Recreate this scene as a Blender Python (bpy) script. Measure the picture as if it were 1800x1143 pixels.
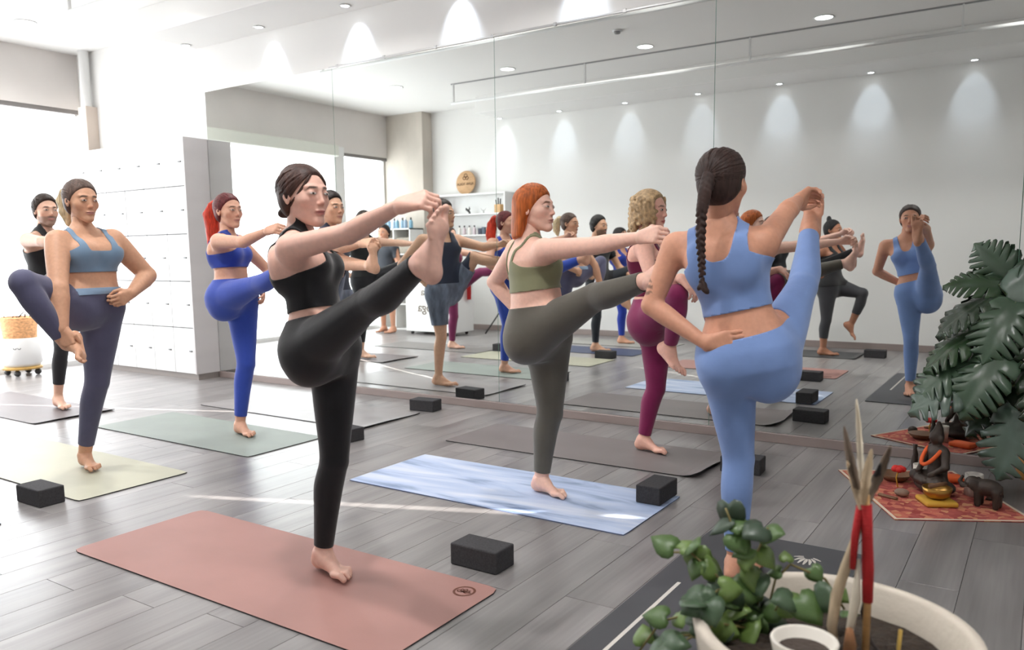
import bpy, bmesh, math, random
import numpy as np
from mathutils import Vector, Matrix
random.seed(7); RNG = np.random.default_rng(7)
for _o in list(bpy.data.objects): bpy.data.objects.remove(_o)
SC = bpy.context.scene
COL = SC.collection
PI = math.pi

# ---------------------------------------------------------------- camera
def make_camera():
    yaw, pitch, roll = -0.58656, -0.122745, -0.01237
    f = Vector((math.sin(yaw)*math.cos(pitch), math.cos(yaw)*math.cos(pitch), math.sin(pitch)))
    r = Vector((math.cos(yaw), -math.sin(yaw), 0)); u = r.cross(f)
    r2 = r*math.cos(roll)+u*math.sin(roll); u2 = -r*math.sin(roll)+u*math.cos(roll)
    cd = bpy.data.cameras.new('camera'); co = bpy.data.objects.new('camera', cd); COL.objects.link(co)
    m = Matrix.Identity(4)
    for i in range(3):
        m[i][0] = r2[i]; m[i][1] = u2[i]; m[i][2] = -f[i]
    m[0][3], m[1][3], m[2][3] = 0.0, -5.2046, 1.25
    co.matrix_world = m
    cd.sensor_fit = 'HORIZONTAL'; cd.sensor_width = 36.0
    cd.lens = 1412.34/1800*36.0
    cd.shift_y = (617.8-571.5)/1800
    cd.clip_start = 0.05
    cd.dof.use_dof = True; cd.dof.focus_distance = 3.9; cd.dof.aperture_fstop = 3.0
    SC.camera = co
make_camera()

# ---------------------------------------------------------------- world, sun, exposure
w = bpy.data.worlds.new('world'); SC.world = w; w.use_nodes = True
wn = w.node_tree.nodes; bg = wn['Background']
bg.inputs['Color'].default_value = (0.93, 0.96, 1.0, 1); bg.inputs['Strength'].default_value = 2.2
SUN_AZ, SUN_EL = math.radians(22.5), math.radians(17.0)
sd = bpy.data.lights.new('sun', 'SUN'); so = bpy.data.objects.new('sun', sd); COL.objects.link(so)
sd.energy = 55.0; sd.angle = math.radians(0.5); sd.color = (1.0, 0.95, 0.88)
_d = Vector((math.cos(SUN_AZ)*math.cos(SUN_EL), math.sin(SUN_AZ)*math.cos(SUN_EL), -math.sin(SUN_EL)))
so.rotation_euler = _d.to_track_quat('-Z', 'Y').to_euler(); so.location = (-14, -6, 5)
vs = SC.view_settings
vs.view_transform = 'Standard'; vs.look = 'None'; vs.gamma = 1.0; vs.use_curve_mapping = False
vs.exposure = 0.08
SC.cycles.caustics_reflective = True; SC.cycles.sample_clamp_indirect = 3.0; SC.cycles.caustics_refractive = False

# ---------------------------------------------------------------- helpers
def mat(name, color=(.8,.8,.8), rough=.5, metal=0.0, noise=None, bump=None, spec=.5, trans=0.0, emit=None, sheen=0.0, attr=None, wave=None, sss=0.0):
    m = bpy.data.materials.new(name); m.use_nodes = True
    nt = m.node_tree; b = nt.nodes['Principled BSDF']
    b.inputs['Base Color'].default_value = (*color, 1); b.inputs['Roughness'].default_value = rough
    b.inputs['Metallic'].default_value = metal; b.inputs['Specular IOR Level'].default_value = spec
    if sheen: b.inputs['Sheen Weight'].default_value = sheen
    if trans: b.inputs['Transmission Weight'].default_value = trans
    if sss:
        b.inputs['Subsurface Weight'].default_value = sss; b.inputs['Subsurface Radius'].default_value = (.02,.008,.004)
    if emit:
        b.inputs['Emission Color'].default_value = (*emit[0], 1); b.inputs['Emission Strength'].default_value = emit[1]
    tc = nt.nodes.new('ShaderNodeTexCoord'); src = None
    if attr:
        a = nt.nodes.new('ShaderNodeAttribute'); a.attribute_name = attr; src = a.outputs['Color']
    if noise:   # (scale vector or float, amount, detail)
        mp = nt.nodes.new('ShaderNodeMapping'); nt.links.new(tc.outputs['Object'], mp.inputs['Vector'])
        s = noise[0]; mp.inputs['Scale'].default_value = (s, s, s) if not hasattr(s, '__len__') else s
        n = nt.nodes.new('ShaderNodeTexNoise'); n.inputs['Scale'].default_value = 1.0; n.inputs['Detail'].default_value = noise[2] if len(noise) > 2 else 3
        nt.links.new(mp.outputs['Vector'], n.inputs['Vector'])
        mr = nt.nodes.new('ShaderNodeMapRange'); mr.inputs['From Min'].default_value = .3; mr.inputs['From Max'].default_value = .7
        mr.inputs['To Min'].default_value = 1-noise[1]; mr.inputs['To Max'].default_value = 1+noise[1]
        nt.links.new(n.outputs['Fac'], mr.inputs['Value'])
        mx = nt.nodes.new('ShaderNodeMix'); mx.data_type = 'RGBA'; mx.blend_type = 'MULTIPLY'; mx.inputs['Factor'].default_value = 1
        if src is not None: nt.links.new(src, mx.inputs['A'])
        else: mx.inputs['A'].default_value = (*color, 1)
        nt.links.new(mr.outputs['Result'], mx.inputs['B']); src = mx.outputs['Result']
    if src is not None: nt.links.new(src, b.inputs['Base Color'])
    if bump:    # (scale, strength, distance)
        mp = nt.nodes.new('ShaderNodeMapping'); nt.links.new(tc.outputs['Object'], mp.inputs['Vector'])
        s = bump[0]; mp.inputs['Scale'].default_value = (s, s, s) if not hasattr(s, '__len__') else s
        n = nt.nodes.new('ShaderNodeTexNoise'); n.inputs['Scale'].default_value = 1.0; n.inputs['Detail'].default_value = 4
        nt.links.new(mp.outputs['Vector'], n.inputs['Vector'])
        bp = nt.nodes.new('ShaderNodeBump'); bp.inputs['Strength'].default_value = bump[1]; bp.inputs['Distance'].default_value = bump[2]
        nt.links.new(n.outputs['Fac'], bp.inputs['Height']); nt.links.new(bp.outputs['Normal'], b.inputs['Normal'])
    return m

def obj(name, me, m=None, parent=None, smooth=False):
    if isinstance(me, bmesh.types.BMesh):
        bm = me; me = bpy.data.meshes.new(name); bm.to_mesh(me); bm.free()
    o = bpy.data.objects.new(name, me); COL.objects.link(o)
    if m is not None:
        for mm in (m if isinstance(m, (list, tuple)) else [m]): me.materials.append(mm)
    if parent is not None: o.parent = parent
    if smooth:
        me.polygons.foreach_set('use_smooth', [True]*len(me.polygons))
    return o
def tag(o, label, cat, group=None):
    o['label'] = label; o['category'] = cat
    if group: o['group'] = group
    return o
def struct(o, label=None):
    o['kind'] = 'structure'
    if label: o['label'] = label
    return o
def empty(name, loc=(0,0,0), rz=0.0):
    o = bpy.data.objects.new(name, None); COL.objects.link(o); o.location = loc; o.rotation_euler = (0,0,rz); o.empty_display_size = .1
    return o
def box(bm, lo, hi, bevel=0.0, seg=1):
    vs_ = [bm.verts.new((x,y,z)) for z in (lo[2],hi[2]) for y in (lo[1],hi[1]) for x in (lo[0],hi[0])]
    q = [(0,2,3,1),(4,5,7,6),(0,1,5,4),(2,6,7,3),(0,4,6,2),(1,3,7,5)]
    fs = [bm.faces.new([vs_[i] for i in f]) for f in q]
    if bevel:
        es = list({e for f in fs for e in f.edges})
        bmesh.ops.bevel(bm, geom=es, offset=bevel, segments=seg, affect='EDGES', profile=.5)
    return bm
def mbox(lo, hi, bevel=0.0, seg=1):
    return box(bmesh.new(), lo, hi, bevel, seg)
def lathe(prof, n=32, bm=None, cap=True):
    bm = bm or bmesh.new(); rings = []
    for r, z in prof:
        if r < 1e-6: rings.append([bm.verts.new((0,0,z))])
        else: rings.append([bm.verts.new((r*math.cos(2*PI*i/n), r*math.sin(2*PI*i/n), z)) for i in range(n)])
    for a, b in zip(rings, rings[1:]):
        for i in range(n):
            j = (i+1) % n
            if len(a) == 1 and len(b) == 1: continue
            if len(a) == 1: bm.faces.new((a[0], b[i], b[j]))   
            elif len(b) == 1: bm.faces.new((a[i], a[j], b[0]))
            else: bm.faces.new((a[i], a[j], b[j], b[i]))
    if cap:
        for ring, fl in ((rings[0], True), (rings[-1], False)):
            if len(ring) > 1: bm.faces.new(ring[::-1] if fl else ring)
    bmesh.ops.recalc_face_normals(bm, faces=bm.faces[:])
    return bm
def tube(pts, rad, n=8, bm=None, cap=True):
    bm = bm or bmesh.new(); pts = [Vector(p) for p in pts]; rings = []
    rads = rad if hasattr(rad, '__len__') else [rad]*len(pts)
    up = None
    for i, p in enumerate(pts):
        t = (pts[min(i+1, len(pts)-1)]-pts[max(i-1, 0)]).normalized()
        if up is None: up = t.orthogonal().normalized()
        up = (up-t*up.dot(t)).normalized(); s = t.cross(up)
        rings.append([bm.verts.new(p+(up*math.cos(2*PI*k/n)+s*math.sin(2*PI*k/n))*rads[i]) for k in range(n)])
    for a, b in zip(rings, rings[1:]):
        for k in range(n): bm.faces.new((a[k], a[(k+1)%n], b[(k+1)%n], b[k]))
    if cap: bm.faces.new(rings[0][::-1]); bm.faces.new(rings[-1])
    return bm
def sphere(c, r, bm=None, seg=16, ring=10, sc=(1,1,1)):
    bm = bm or bmesh.new()
    mtx = Matrix.Translation(c) @ Matrix.Diagonal((r*sc[0], r*sc[1], r*sc[2], 1))
    bmesh.ops.create_uvsphere(bm, u_segments=seg, v_segments=ring, radius=1.0, matrix=mtx)
    return bm
def text_mesh(s, size, depth=.002, name='lettering', align='CENTER'):
    cu = bpy.data.curves.new(name, 'FONT'); cu.body = s; cu.size = size; cu.extrude = depth; cu.align_x = align; cu.align_y = 'CENTER'
    t = bpy.data.objects.new(name, cu); COL.objects.link(t)
    dg = bpy.context.evaluated_depsgraph_get(); dg.update()
    me = bpy.data.meshes.new_from_object(t.evaluated_get(dg)); me.materials.clear()
    bpy.data.objects.remove(t); return me
# ---------------------------------------------------------------- the room
X0, X1, Y0, Y1, ZC = -9.4, 1.0, -5.45, 0.006, 3.54
SOF = 3.30
def srgb(*c): return tuple(((v/255)/12.92 if v <= 10 else ((v/255+.055)/1.055)**2.4) for v in c)
WHITE = mat('white_paint', (.84,.83,.81), .6, noise=(1.3, .015), bump=(40, .05, .002), spec=.3)
CEILM = mat('ceiling_paint', (.82,.81,.79), .7, noise=(.9, .015), spec=.2)
GREYP = mat('grey_paint', srgb(222,217,213), .7, noise=(2, .03), spec=.2)
CONC = mat('raw_concrete', srgb(196,188,178), .8, noise=((2.5,2.5,1.2), .14, 6), bump=(18, .3, .004), spec=.2)
SKIRT = mat('taupe_skirting', srgb(150,136,132), .45, noise=((3,20,20), .06))
ALU = mat('brushed_metal', (.62,.62,.62), .35, .9)
WMET = mat('white_metal', (.78,.78,.77), .4)
def floor_material():
    m = mat('grey_oak_plank', (.3,.3,.3), .33, spec=.5); nt = m.node_tree; b = nt.nodes['Principled BSDF']; N = nt.nodes.new; Lk = nt.links.new
    tc = N('ShaderNodeTexCoord'); oi = N('ShaderNodeObjectInfo'); cb = N('ShaderNodeCombineXYZ')
    mu = N('ShaderNodeMath'); mu.operation = 'MULTIPLY'; mu.inputs[1].default_value = 53.0; Lk(oi.outputs['Random'], mu.inputs[0])
    Lk(mu.outputs[0], cb.inputs[0]); Lk(mu.outputs[0], cb.inputs[1])
    ad = N('ShaderNodeVectorMath'); ad.operation = 'ADD'; Lk(tc.outputs['Object'], ad.inputs[0]); Lk(cb.outputs[0], ad.inputs[1])
    def ns(sc, det, rough=.6):
        mp = N('ShaderNodeMapping'); mp.inputs['Scale'].default_value = sc; Lk(ad.outputs[0], mp.inputs['Vector'])
        n = N('ShaderNodeTexNoise'); n.inputs['Scale'].default_value = 1; n.inputs['Detail'].default_value = det; n.inputs['Roughness'].default_value = rough; Lk(mp.outputs[0], n.inputs['Vector']); return n
    n1 = ns((9, .8, 1), 3, .5); n2 = ns((70, 2.2, 1), 2, .5)
    r1 = N('ShaderNodeValToRGB'); r1.color_ramp.elements[0].position = .28; r1.color_ramp.elements[1].position = .74
    r1.color_ramp.elements[0].color = (*srgb(116,112,112), 1); r1.color_ramp.elements[1].color = (*srgb(152,148,147), 1); Lk(n1.outputs['Fac'], r1.inputs[0])
    mr = N('ShaderNodeMapRange'); mr.inputs['From Min'].default_value = .3; mr.inputs['From Max'].default_value = .7; mr.inputs['To Min'].default_value = .92; mr.inputs['To Max'].default_value = 1.06; Lk(n2.outputs['Fac'], mr.inputs['Value'])
    mo = N('ShaderNodeMapRange'); mo.inputs['To Min'].default_value = .91; mo.inputs['To Max'].default_value = 1.09; Lk(oi.outputs['Random'], mo.inputs['Value'])
    mm = N('ShaderNodeMath'); mm.operation = 'MULTIPLY'; Lk(mr.outputs[0], mm.inputs[0]); Lk(mo.outputs[0], mm.inputs[1])
    mx = N('ShaderNodeMix'); mx.data_type = 'RGBA'; mx.blend_type = 'MULTIPLY'; mx.inputs['Factor'].default_value = 1; Lk(r1.outputs[0], mx.inputs['A']); Lk(mm.outputs[0], mx.inputs['B'])
    Lk(mx.outputs['Result'], b.inputs['Base Color'])
    bp = N('ShaderNodeBump'); bp.inputs['Strength'].default_value = .05; bp.inputs['Distance'].default_value = .0006; Lk(n2.outputs['Fac'], bp.inputs['Height']); Lk(bp.outputs[0], b.inputs['Normal'])
    rr = N('ShaderNodeMapRange'); rr.inputs['To Min'].default_value = .27; rr.inputs['To Max'].default_value = .34; Lk(n1.outputs['Fac'], rr.inputs['Value']); Lk(rr.outputs[0], b.inputs['Roughness'])
    return m
def build_room():
    fl = struct(obj('floor', mbox((X0-.2, Y0-.2, -.12), (X1+.2, Y1+.2, -.010)), mat('dark_joint', srgb(84,80,79), .8)), 'grey wood plank floor')
    FM = floor_material(); pw, pl, g = .2, 1.22, .0008
    cache = {}
    nx = int(round((X1-X0)/pw))
    for i in range(nx):
        y = Y0-((i*.47) % 1)*pl; x = X0+i*pw
        while y < Y1-.02:
            a, b = max(y, Y0), min(y+pl, Y1)
            if b-a > .02:
                L = round(b-a, 3)
                if L not in cache:
                    me = bpy.data.meshes.new('plank'); bm = mbox((-pw/2+g, -L/2+g, -.010), (pw/2-g, L/2-g, 0), .0008); bm.to_mesh(me); bm.free(); me.materials.append(FM); cache[L] = me
                o = bpy.data.objects.new('plank', cache[L]); COL.objects.link(o); o.parent = fl; o.location = (x+pw/2, (a+b)/2, 0)
            y += pl
    struct(obj('ceiling', mbox((X0-.2, Y0-.2, ZC), (X1+.2, Y1+.2, ZC+.15)), CEILM), 'white flat ceiling')
    struct(obj('wall_mirror_side', mbox((X0-.2, Y1, -.1), (X1+.2, Y1+.2, ZC)), WHITE), 'white wall behind the mirrors')
    struct(obj('wall_back', mbox((X0-.2, Y0-.2, -.1), (X1+.2, Y0, ZC)), WHITE), 'white wall opposite the mirrors')
    struct(obj('wall_right', mbox((X1, Y0, -.1), (X1+.2, Y1, ZC)), WHITE), 'white end wall')
    struct(obj('trim_1', mbox((-7.2, -.60, SOF), (X1, Y1, ZC), .004), WHITE), 'dropped white ceiling box above the mirrors')
    struct(obj('trim_2', mbox((-7.2, Y0, SOF), (X1, -4.72, ZC), .004), WHITE), 'dropped white ceiling box along the back wall')
    struct(obj('baseboard_mirror_side', mbox((-7.095, -.016, 0), (X1, Y1, .062), .003), SKIRT), 'taupe skirting below the mirrors')
    struct(obj('baseboard_back', mbox((-8.6, Y0, 0), (X1, Y0+.016, .085), .003), SKIRT), 'taupe skirting of the back wall')
    struct(obj('baseboard_right', mbox((X1-.016, Y0+.02, 0), (X1, -.02, .085), .003), SKIRT), 'taupe skirting of the end wall')
    # facade
    fx = X0
    struct(obj('wall_facade', mbox((fx-.2, Y0, 2.93), (fx, Y1, ZC)), GREYP), 'grey fascia above the shop windows')
    struct(obj('trim_3', mbox((fx-.2, Y0, -.05), (fx-.02, Y1, .06), .003), WMET), 'window sill strip of the facade')
    struct(obj('trim_4', mbox((fx-.2, -4.18, .06), (fx+.02, -3.96, 2.93), .004), WMET), 'white post between the shop windows')
    struct(obj('trim_5', mbox((fx-.14, -3.96, 2.76), (fx+.14, -1.45, 2.93), .012), mat('valance', srgb(222,224,214), .6)), 'roller blind housing above the shop window')
    FROST = mat('backlit_frosted_film', (.9,.92,.93), .5, emit=((.93,.97,1.0), 5.6))
    def window(name, ya, yb, zt, label, panes):
        w_ = struct(obj(name, mbox((fx-.10, ya, zt-.05), (fx-.01, yb, zt), .004), mat('frame_grey', srgb(120,116,114), .5)), label)
        for a, b, lo_, hi_ in panes: obj('pane', mbox((fx-.075, a, lo_), (fx-.065, b, hi_)), FROST, w_)
        for a, b, lo_, hi_ in panes[:3]: obj('mullion', mbox((fx-.09, b-.012, .06), (fx-.05, b+.012, zt-.05), .003), WMET, w_)
        return w_
    window('window_1', -3.96, Y1, 2.93, 'tall backlit frosted shop window', [(-3.94,-2.835,.06,2.88), (-2.80,-1.45,.06,2.88), (-1.44,-.02,.06,2.88)])
    bpy.data.objects['mullion'].location = (0, 0.0, 0)
    for o in list(bpy.data.objects['window_1'].children):      # the slit at y=-2.82 stays open for the sun
        if o.name.startswith('mullion') and abs(o.data.vertices[0].co.y+2.835) < .05: bpy.data.objects.remove(o)
    window('window_2', -5.45, -4.18, 2.85, 'narrow backlit shop window beside the concrete column', [(-5.12,-4.20,.06,2.80), (-5.22,-5.165,.06,1.95)])
    struct(obj('wall_facade_header', mbox((fx-.2, -5.45, 2.85), (fx, -4.18, 2.93)), GREYP), 'grey lintel over the narrow window')
    struct(obj('trim_6', mbox((fx-.2, -5.45, -.05), (-8.62, -5.20, ZC), .006), CONC), 'raw concrete column in the corner')
    struct(obj('trim_7', mbox((-9.20, -.13, 2.41), (-9.04, Y1, 2.93), .004), mat('beige_box', srgb(206,192,180), .7)), 'beige casing above the lockers')
    struct(obj('trim_8', lathe([(.055,0),(.055,.61)], 20), WMET), 'white downpipe in the corner').location = (-9.12, -.07, 2.93)
build_room()

def build_lights():
    GLOW = mat('lamp_glow', (1,1,1), .4, emit=((.93,.96,1.0), 14.0)); GL2 = mat('lamp_glow_white', (1,1,1), .4, emit=((1.0,.99,.97), 9.0))
    RING = mat('lamp_ring', (.8,.8,.8), .4)
    def downlight(x, y, z, r, gm, label, grp, spot=None):
        t = empty('downlight', (x, y, z)); tag(t, label, 'lamp', grp)
        obj('trim_ring', lathe([(r,-.001),(r+.012,-.001),(r+.018,-.006),(r+.012,-.010),(r,-.008)], 28, cap=False), RING, t, True)
        obj('bulb', lathe([(0,-.004),(r*.98,-.004)], 28, cap=False), gm, t)
        if spot:
            ld = bpy.data.lights.new('downlight_beam', 'SPOT'); ld.energy = spot; ld.spot_size = math.radians(66); ld.spot_blend = 1.0; ld.shadow_soft_size = .03; ld.color = (.74,.85,1.0)
            lo_ = bpy.data.objects.new('downlight_beam', ld); COL.objects.link(lo_); lo_.parent = t; lo_.location = (0, 0, -.02); lo_.rotation_euler = (.48 if y > -2 else -.48, 0, 0)
            if r > .05: lo_.rotation_euler = (0, 0, 0); ld.spot_size = math.radians(150); ld.color = (1,.985,.965); ld.shadow_soft_size = .085
    for k in range(8): downlight(-7.14+k*1.08, -.15, SOF, .035, GLOW, 'small recessed spot washing the wall above the mirrors', 'spots above the mirrors', 30)
    for k in range(7): downlight(-7.16+k*1.06, -5.30, SOF, .035, GLOW, 'small recessed spot washing the back wall', 'spots along the back wall', 24)
    for x in (-7.66,-5.80,-3.93,-2.0,-.1): downlight(x, -3.5, ZC, .085, GL2, 'large round ceiling downlight in the row nearer the back wall', 'ceiling downlights near the back wall', 165)  # rightmost lamp is unseen, added to light the teacher's back
    for x in (-8.45,-6.58,-4.71,-2.84): downlight(x, -1.0, ZC, .085, GL2, 'large round ceiling downlight in the added fill row nearer the mirrors', 'added ceiling downlights near the mirrors', 115)  # row added to brighten the people; only the ring nearest the facade is seen
    t = empty('smoke_detector', (-3.89, -2.71, ZC)); tag(t, 'small white smoke detector on the ceiling', 'detector')
    obj('base', lathe([(0,0),(.05,0),(.05,-.015),(.0,-.015)], 24), RING, t, True); obj('sensor_head', lathe([(.036,-.015),(.03,-.035),(0,-.04)], 20), mat('detector_grey', (.25,.25,.25), .5), t, True)
    for y, lab in ((-1.41, 'white hanging rail on ceiling brackets nearer the mirrors'), (-3.80, 'white hanging rail on ceiling brackets nearer the back wall')):
        t = empty('ceiling_rail', (0, y, 0)); tag(t, lab, 'rail')
        obj('bar', tube([(-6.93,0,3.28),(.95,0,3.28)], .017, 12), WMET, t, True); obj('ceiling_track', mbox((-6.93,-.008,3.525),(.95,.008,ZC)), mat('track_grey', (.3,.3,.3), .5) if y < -2 else WMET, t)
        for k in range(4): obj('bracket', mbox((-6.89+2.03*k-.008,-.014,3.28),(-6.89+2.03*k+.008,.014,3.53)), WMET, t)
build_lights()
# ---------------------------------------------------------------- people: one continuous body surface grown from a distance field
def nrm(v): v = np.asarray(v, float); return v/(np.linalg.norm(v)+1e-12)
def smin(a, b, k):
    h = np.maximum(k-np.abs(a-b), 0)/np.maximum(k, 1e-9)
    return np.minimum(a, b)-h*h*k*.25
class Field:
    def __init__(s, lo, hi, h):
        s.h = h; s.lo = np.asarray(lo, float); n = np.ceil((np.asarray(hi)-s.lo)/h).astype(int)+1
        s.n = n; s.D = np.full(n, .25, np.float32)
    def sub(s, lo, hi):
        i0 = np.clip(np.floor((lo-s.lo)/s.h).astype(int), 0, s.n-1); i1 = np.clip(np.ceil((hi-s.lo)/s.h).astype(int)+1, 1, s.n)
        sl = tuple(slice(a, b) for a, b in zip(i0, i1))
        ax = [(s.lo[k]+s.h*np.arange(i0[k], i1[k])).astype(np.float32) for k in range(3)]
        return sl, ax[0][:, None, None], ax[1][None, :, None], ax[2][None, None, :]
    def put(s, lo, hi, fn, k, neg=False):
        m = k+3*s.h+.02
        sl, X, Y, Z = s.sub(np.asarray(lo)-m, np.asarray(hi)+m)
        if any(a.stop <= a.start for a in sl): return
        d = fn(X, Y, Z); o = s.D[sl]
        s.D[sl] = -smin(-o, d, k) if neg else smin(o, d, k)
    def cone(s, a, ra, b, rb, k=.02, n=None, sq=1.0):
        a = np.asarray(a, float); b = np.asarray(b, float); ab = b-a; L2 = ab@ab+1e-9
        r = max(ra, rb)*max(1, sq)
        def fn(X, Y, Z):
            t = np.clip(((X-a[0])*ab[0]+(Y-a[1])*ab[1]+(Z-a[2])*ab[2])/L2, 0, 1)
            dx, dy, dz = X-a[0]-t*ab[0], Y-a[1]-t*ab[1], Z-a[2]-t*ab[2]
            q = dx*dx+dy*dy+dz*dz
            if n is not None:
                c = dx*n[0]+dy*n[1]+dz*n[2]; q = q+c*c*(1/(sq*sq)-1)
            return np.sqrt(q)-(ra+(rb-ra)*t)
        s.put(np.minimum(a, b)-r, np.maximum(a, b)+r, fn, k)
    def chain(s, pts, k=.02, first=None, **kw):
        for i, ((a, ra), (b, rb)) in enumerate(zip(pts, pts[1:])): s.cone(a, ra, b, rb, first if (i == 0 and first is not None) else k, **kw)
    def ell(s, c, F, rad, k=.02, neg=False):
        c = np.asarray(c, float); F = np.asarray(F, float); rad = np.asarray(rad, float); R = rad.max()
        def fn(X, Y, Z):
            dx, dy, dz = X-c[0], Y-c[1], Z-c[2]
            k0 = 0; k1 = 0
            for i in range(3):
                q = dx*F[i][0]+dy*F[i][1]+dz*F[i][2]
                k0 = k0+(q/rad[i])**2; k1 = k1+(q/rad[i]**2)**2
            k0 = np.sqrt(k0); return k0*(k0-1)/(np.sqrt(k1)+1e-6)
        s.put(c-R, c+R, fn, k, neg)
    def plane_cut(s, c, n, k=.004):     # keep the side n points away from
        X = (s.lo[0]+s.h*np.arange(s.n[0])).astype(np.float32)[:, None, None]; Y = (s.lo[1]+s.h*np.arange(s.n[1])).astype(np.float32)[None, :, None]; Z = (s.lo[2]+s.h*np.arange(s.n[2])).astype(np.float32)[None, None, :]
        d = (X-c[0])*n[0]+(Y-c[1])*n[1]+(Z-c[2])*n[2]
        s.D = -smin(-s.D, -d, k)
    def at(s, V, D=None):
        D = s.D if D is None else D
        q = (V-s.lo)/s.h; i = np.clip(np.floor(q).astype(int), 0, s.n-2); f = np.clip(q-i, 0, 1); r = 0
        for dx in (0, 1):
            for dy in (0, 1):
                for dz in (0, 1):
                    w_ = (f[:, 0] if dx else 1-f[:, 0])*(f[:, 1] if dy else 1-f[:, 1])*(f[:, 2] if dz else 1-f[:, 2])
                    r = r+w_*D[i[:, 0]+dx, i[:, 1]+dy, i[:, 2]+dz]
        return r
    def mesh(s, iso=0.0, D=None):
        D = (s.D if D is None else D)-iso
        ins = D < 0; n = D.shape
        c = np.zeros(tuple(k-1 for k in n), np.int8)
        for dx in (0, 1):
            for dy in (0, 1):
                for dz in (0, 1): c += ins[dx:n[0]-1+dx, dy:n[1]-1+dy, dz:n[2]-1+dz]
        act = (c > 0) & (c < 8); I = np.argwhere(act)
        idx = np.full(act.shape, -1, np.int64); idx[act] = np.arange(len(I))
        cv = {}
        for dx in (0, 1):
            for dy in (0, 1):
                for dz in (0, 1): cv[dx, dy, dz] = D[I[:, 0]+dx, I[:, 1]+dy, I[:, 2]+dz]
        acc = np.zeros((len(I), 3)); cnt = np.zeros(len(I))
        for ax in range(3):
            o1, o2 = [k for k in range(3) if k != ax]
            for p in (0, 1):
                for q in (0, 1):
                    a = [0, 0, 0]; a[o1] = p; a[o2] = q; b = list(a); b[ax] = 1
                    va, vb = cv[tuple(a)], cv[tuple(b)]; m = (va < 0) != (vb < 0)
                    t = np.where(m, va/np.where(m, va-vb, 1), 0)
                    P = np.tile(np.array(a, float), (len(I), 1)); P[:, ax] = t
                    acc[m] += P[m]; cnt[m] += 1
        V = s.lo+s.h*(I+acc/np.maximum(cnt, 1)[:, None])
        Q = []
        for ax in range(3):
            o1, o2 = (ax+1) % 3, (ax+2) % 3
            sl0 = [slice(None)]*3; sl1 = [slice(None)]*3; sl0[ax] = slice(0, -1); sl1[ax] = slice(1, None)
            a = ins[tuple(sl0)]; b = ins[tuple(sl1)]
            E = np.argwhere(a != b)
            E = E[(E[:, o1] > 0) & (E[:, o2] > 0) & (E[:, o1] < n[o1]-1) & (E[:, o2] < n[o2]-1)]
            if not len(E): continue
            flip = a[E[:, 0], E[:, 1], E[:, 2]]
            e1 = np.zeros(3, int); e1[o1] = 1; e2 = np.zeros(3, int); e2[o2] = 1
            g = lambda M: idx[M[:, 0], M[:, 1], M[:, 2]]
            q = np.stack([g(E-e1-e2), g(E-e2), g(E), g(E-e1)], 1)
            q[~flip] = q[~flip][:, ::-1]; Q.append(q)
        return V, np.concatenate(Q)
def clip(V, T, h):
    """keep the part of triangle mesh (V,T) with h>0"""
    s = h > 0; n = s[T].sum(1); keep = T[n == 3]; cut = T[(n == 1) | (n == 2)]
    if not len(cut): return V, keep, h
    sc = s[cut]; odd = np.where(sc.sum(1) == 1, sc.argmax(1), (~sc).argmax(1))
    r = np.arange(len(cut)); A = cut[r, odd]; B = cut[r, (odd+1) % 3]; C = cut[r, (odd+2) % 3]
    nv = len(V); tab = {}; newp = []
    E = np.concatenate([np.stack([A, B], 1), np.stack([A, C], 1)]); Es = np.sort(E, 1)
    u, inv = np.unique(Es, axis=0, return_inverse=True); inv = inv.ravel()
    ha, hb = h[u[:, 0]], h[u[:, 1]]; t = ha/(ha-hb)
    P = V[u[:, 0]]+(V[u[:, 1]]-V[u[:, 0]])*t[:, None]
    ab = nv+inv[:len(cut)]; ac = nv+inv[len(cut):]
    one = sc.sum(1) == 1
    t1 = np.stack([A, ab, ac], 1)[one]
    t2 = np.concatenate([np.stack([ab, B, C], 1)[~one], np.stack([ab, C, ac], 1)[~one]])
    return np.concatenate([V, P]), np.concatenate([keep, t1, t2]), np.concatenate([h, np.zeros(len(P))])
def tris(Q): return np.concatenate([Q[:, [0, 1, 2]], Q[:, [0, 2, 3]]])
def compact(V, T):
    u, inv = np.unique(T, return_inverse=True); return V[u], inv.reshape(T.shape)
def rim(V, T, depth=.006):
    """turn the open borders of a garment inwards so that hems have thickness"""
    E = np.concatenate([T[:, [0, 1]], T[:, [1, 2]], T[:, [2, 0]]]); Es = np.sort(E, 1)
    u, inv, c = np.unique(Es, axis=0, return_inverse=True, return_counts=True); inv = inv.ravel()
    B = E[c[inv] == 1]
    if not len(B): return V, T
    fn = np.cross(V[T[:, 1]]-V[T[:, 0]], V[T[:, 2]]-V[T[:, 0]]); N = np.zeros_like(V)
    for k in range(3): np.add.at(N, T[:, k], fn)
    N /= np.linalg.norm(N, axis=1)[:, None]+1e-12
    ub, bi = np.unique(B, return_inverse=True); bi = bi.reshape(B.shape)
    P = V[ub]-N[ub]*depth; o = len(V)+bi
    T2 = np.concatenate([np.stack([B[:, 1], B[:, 0], o[:, 0]], 1), np.stack([B[:, 1], o[:, 0], o[:, 1]], 1)])
    return np.concatenate([V, P]), np.concatenate([T, T2])
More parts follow.
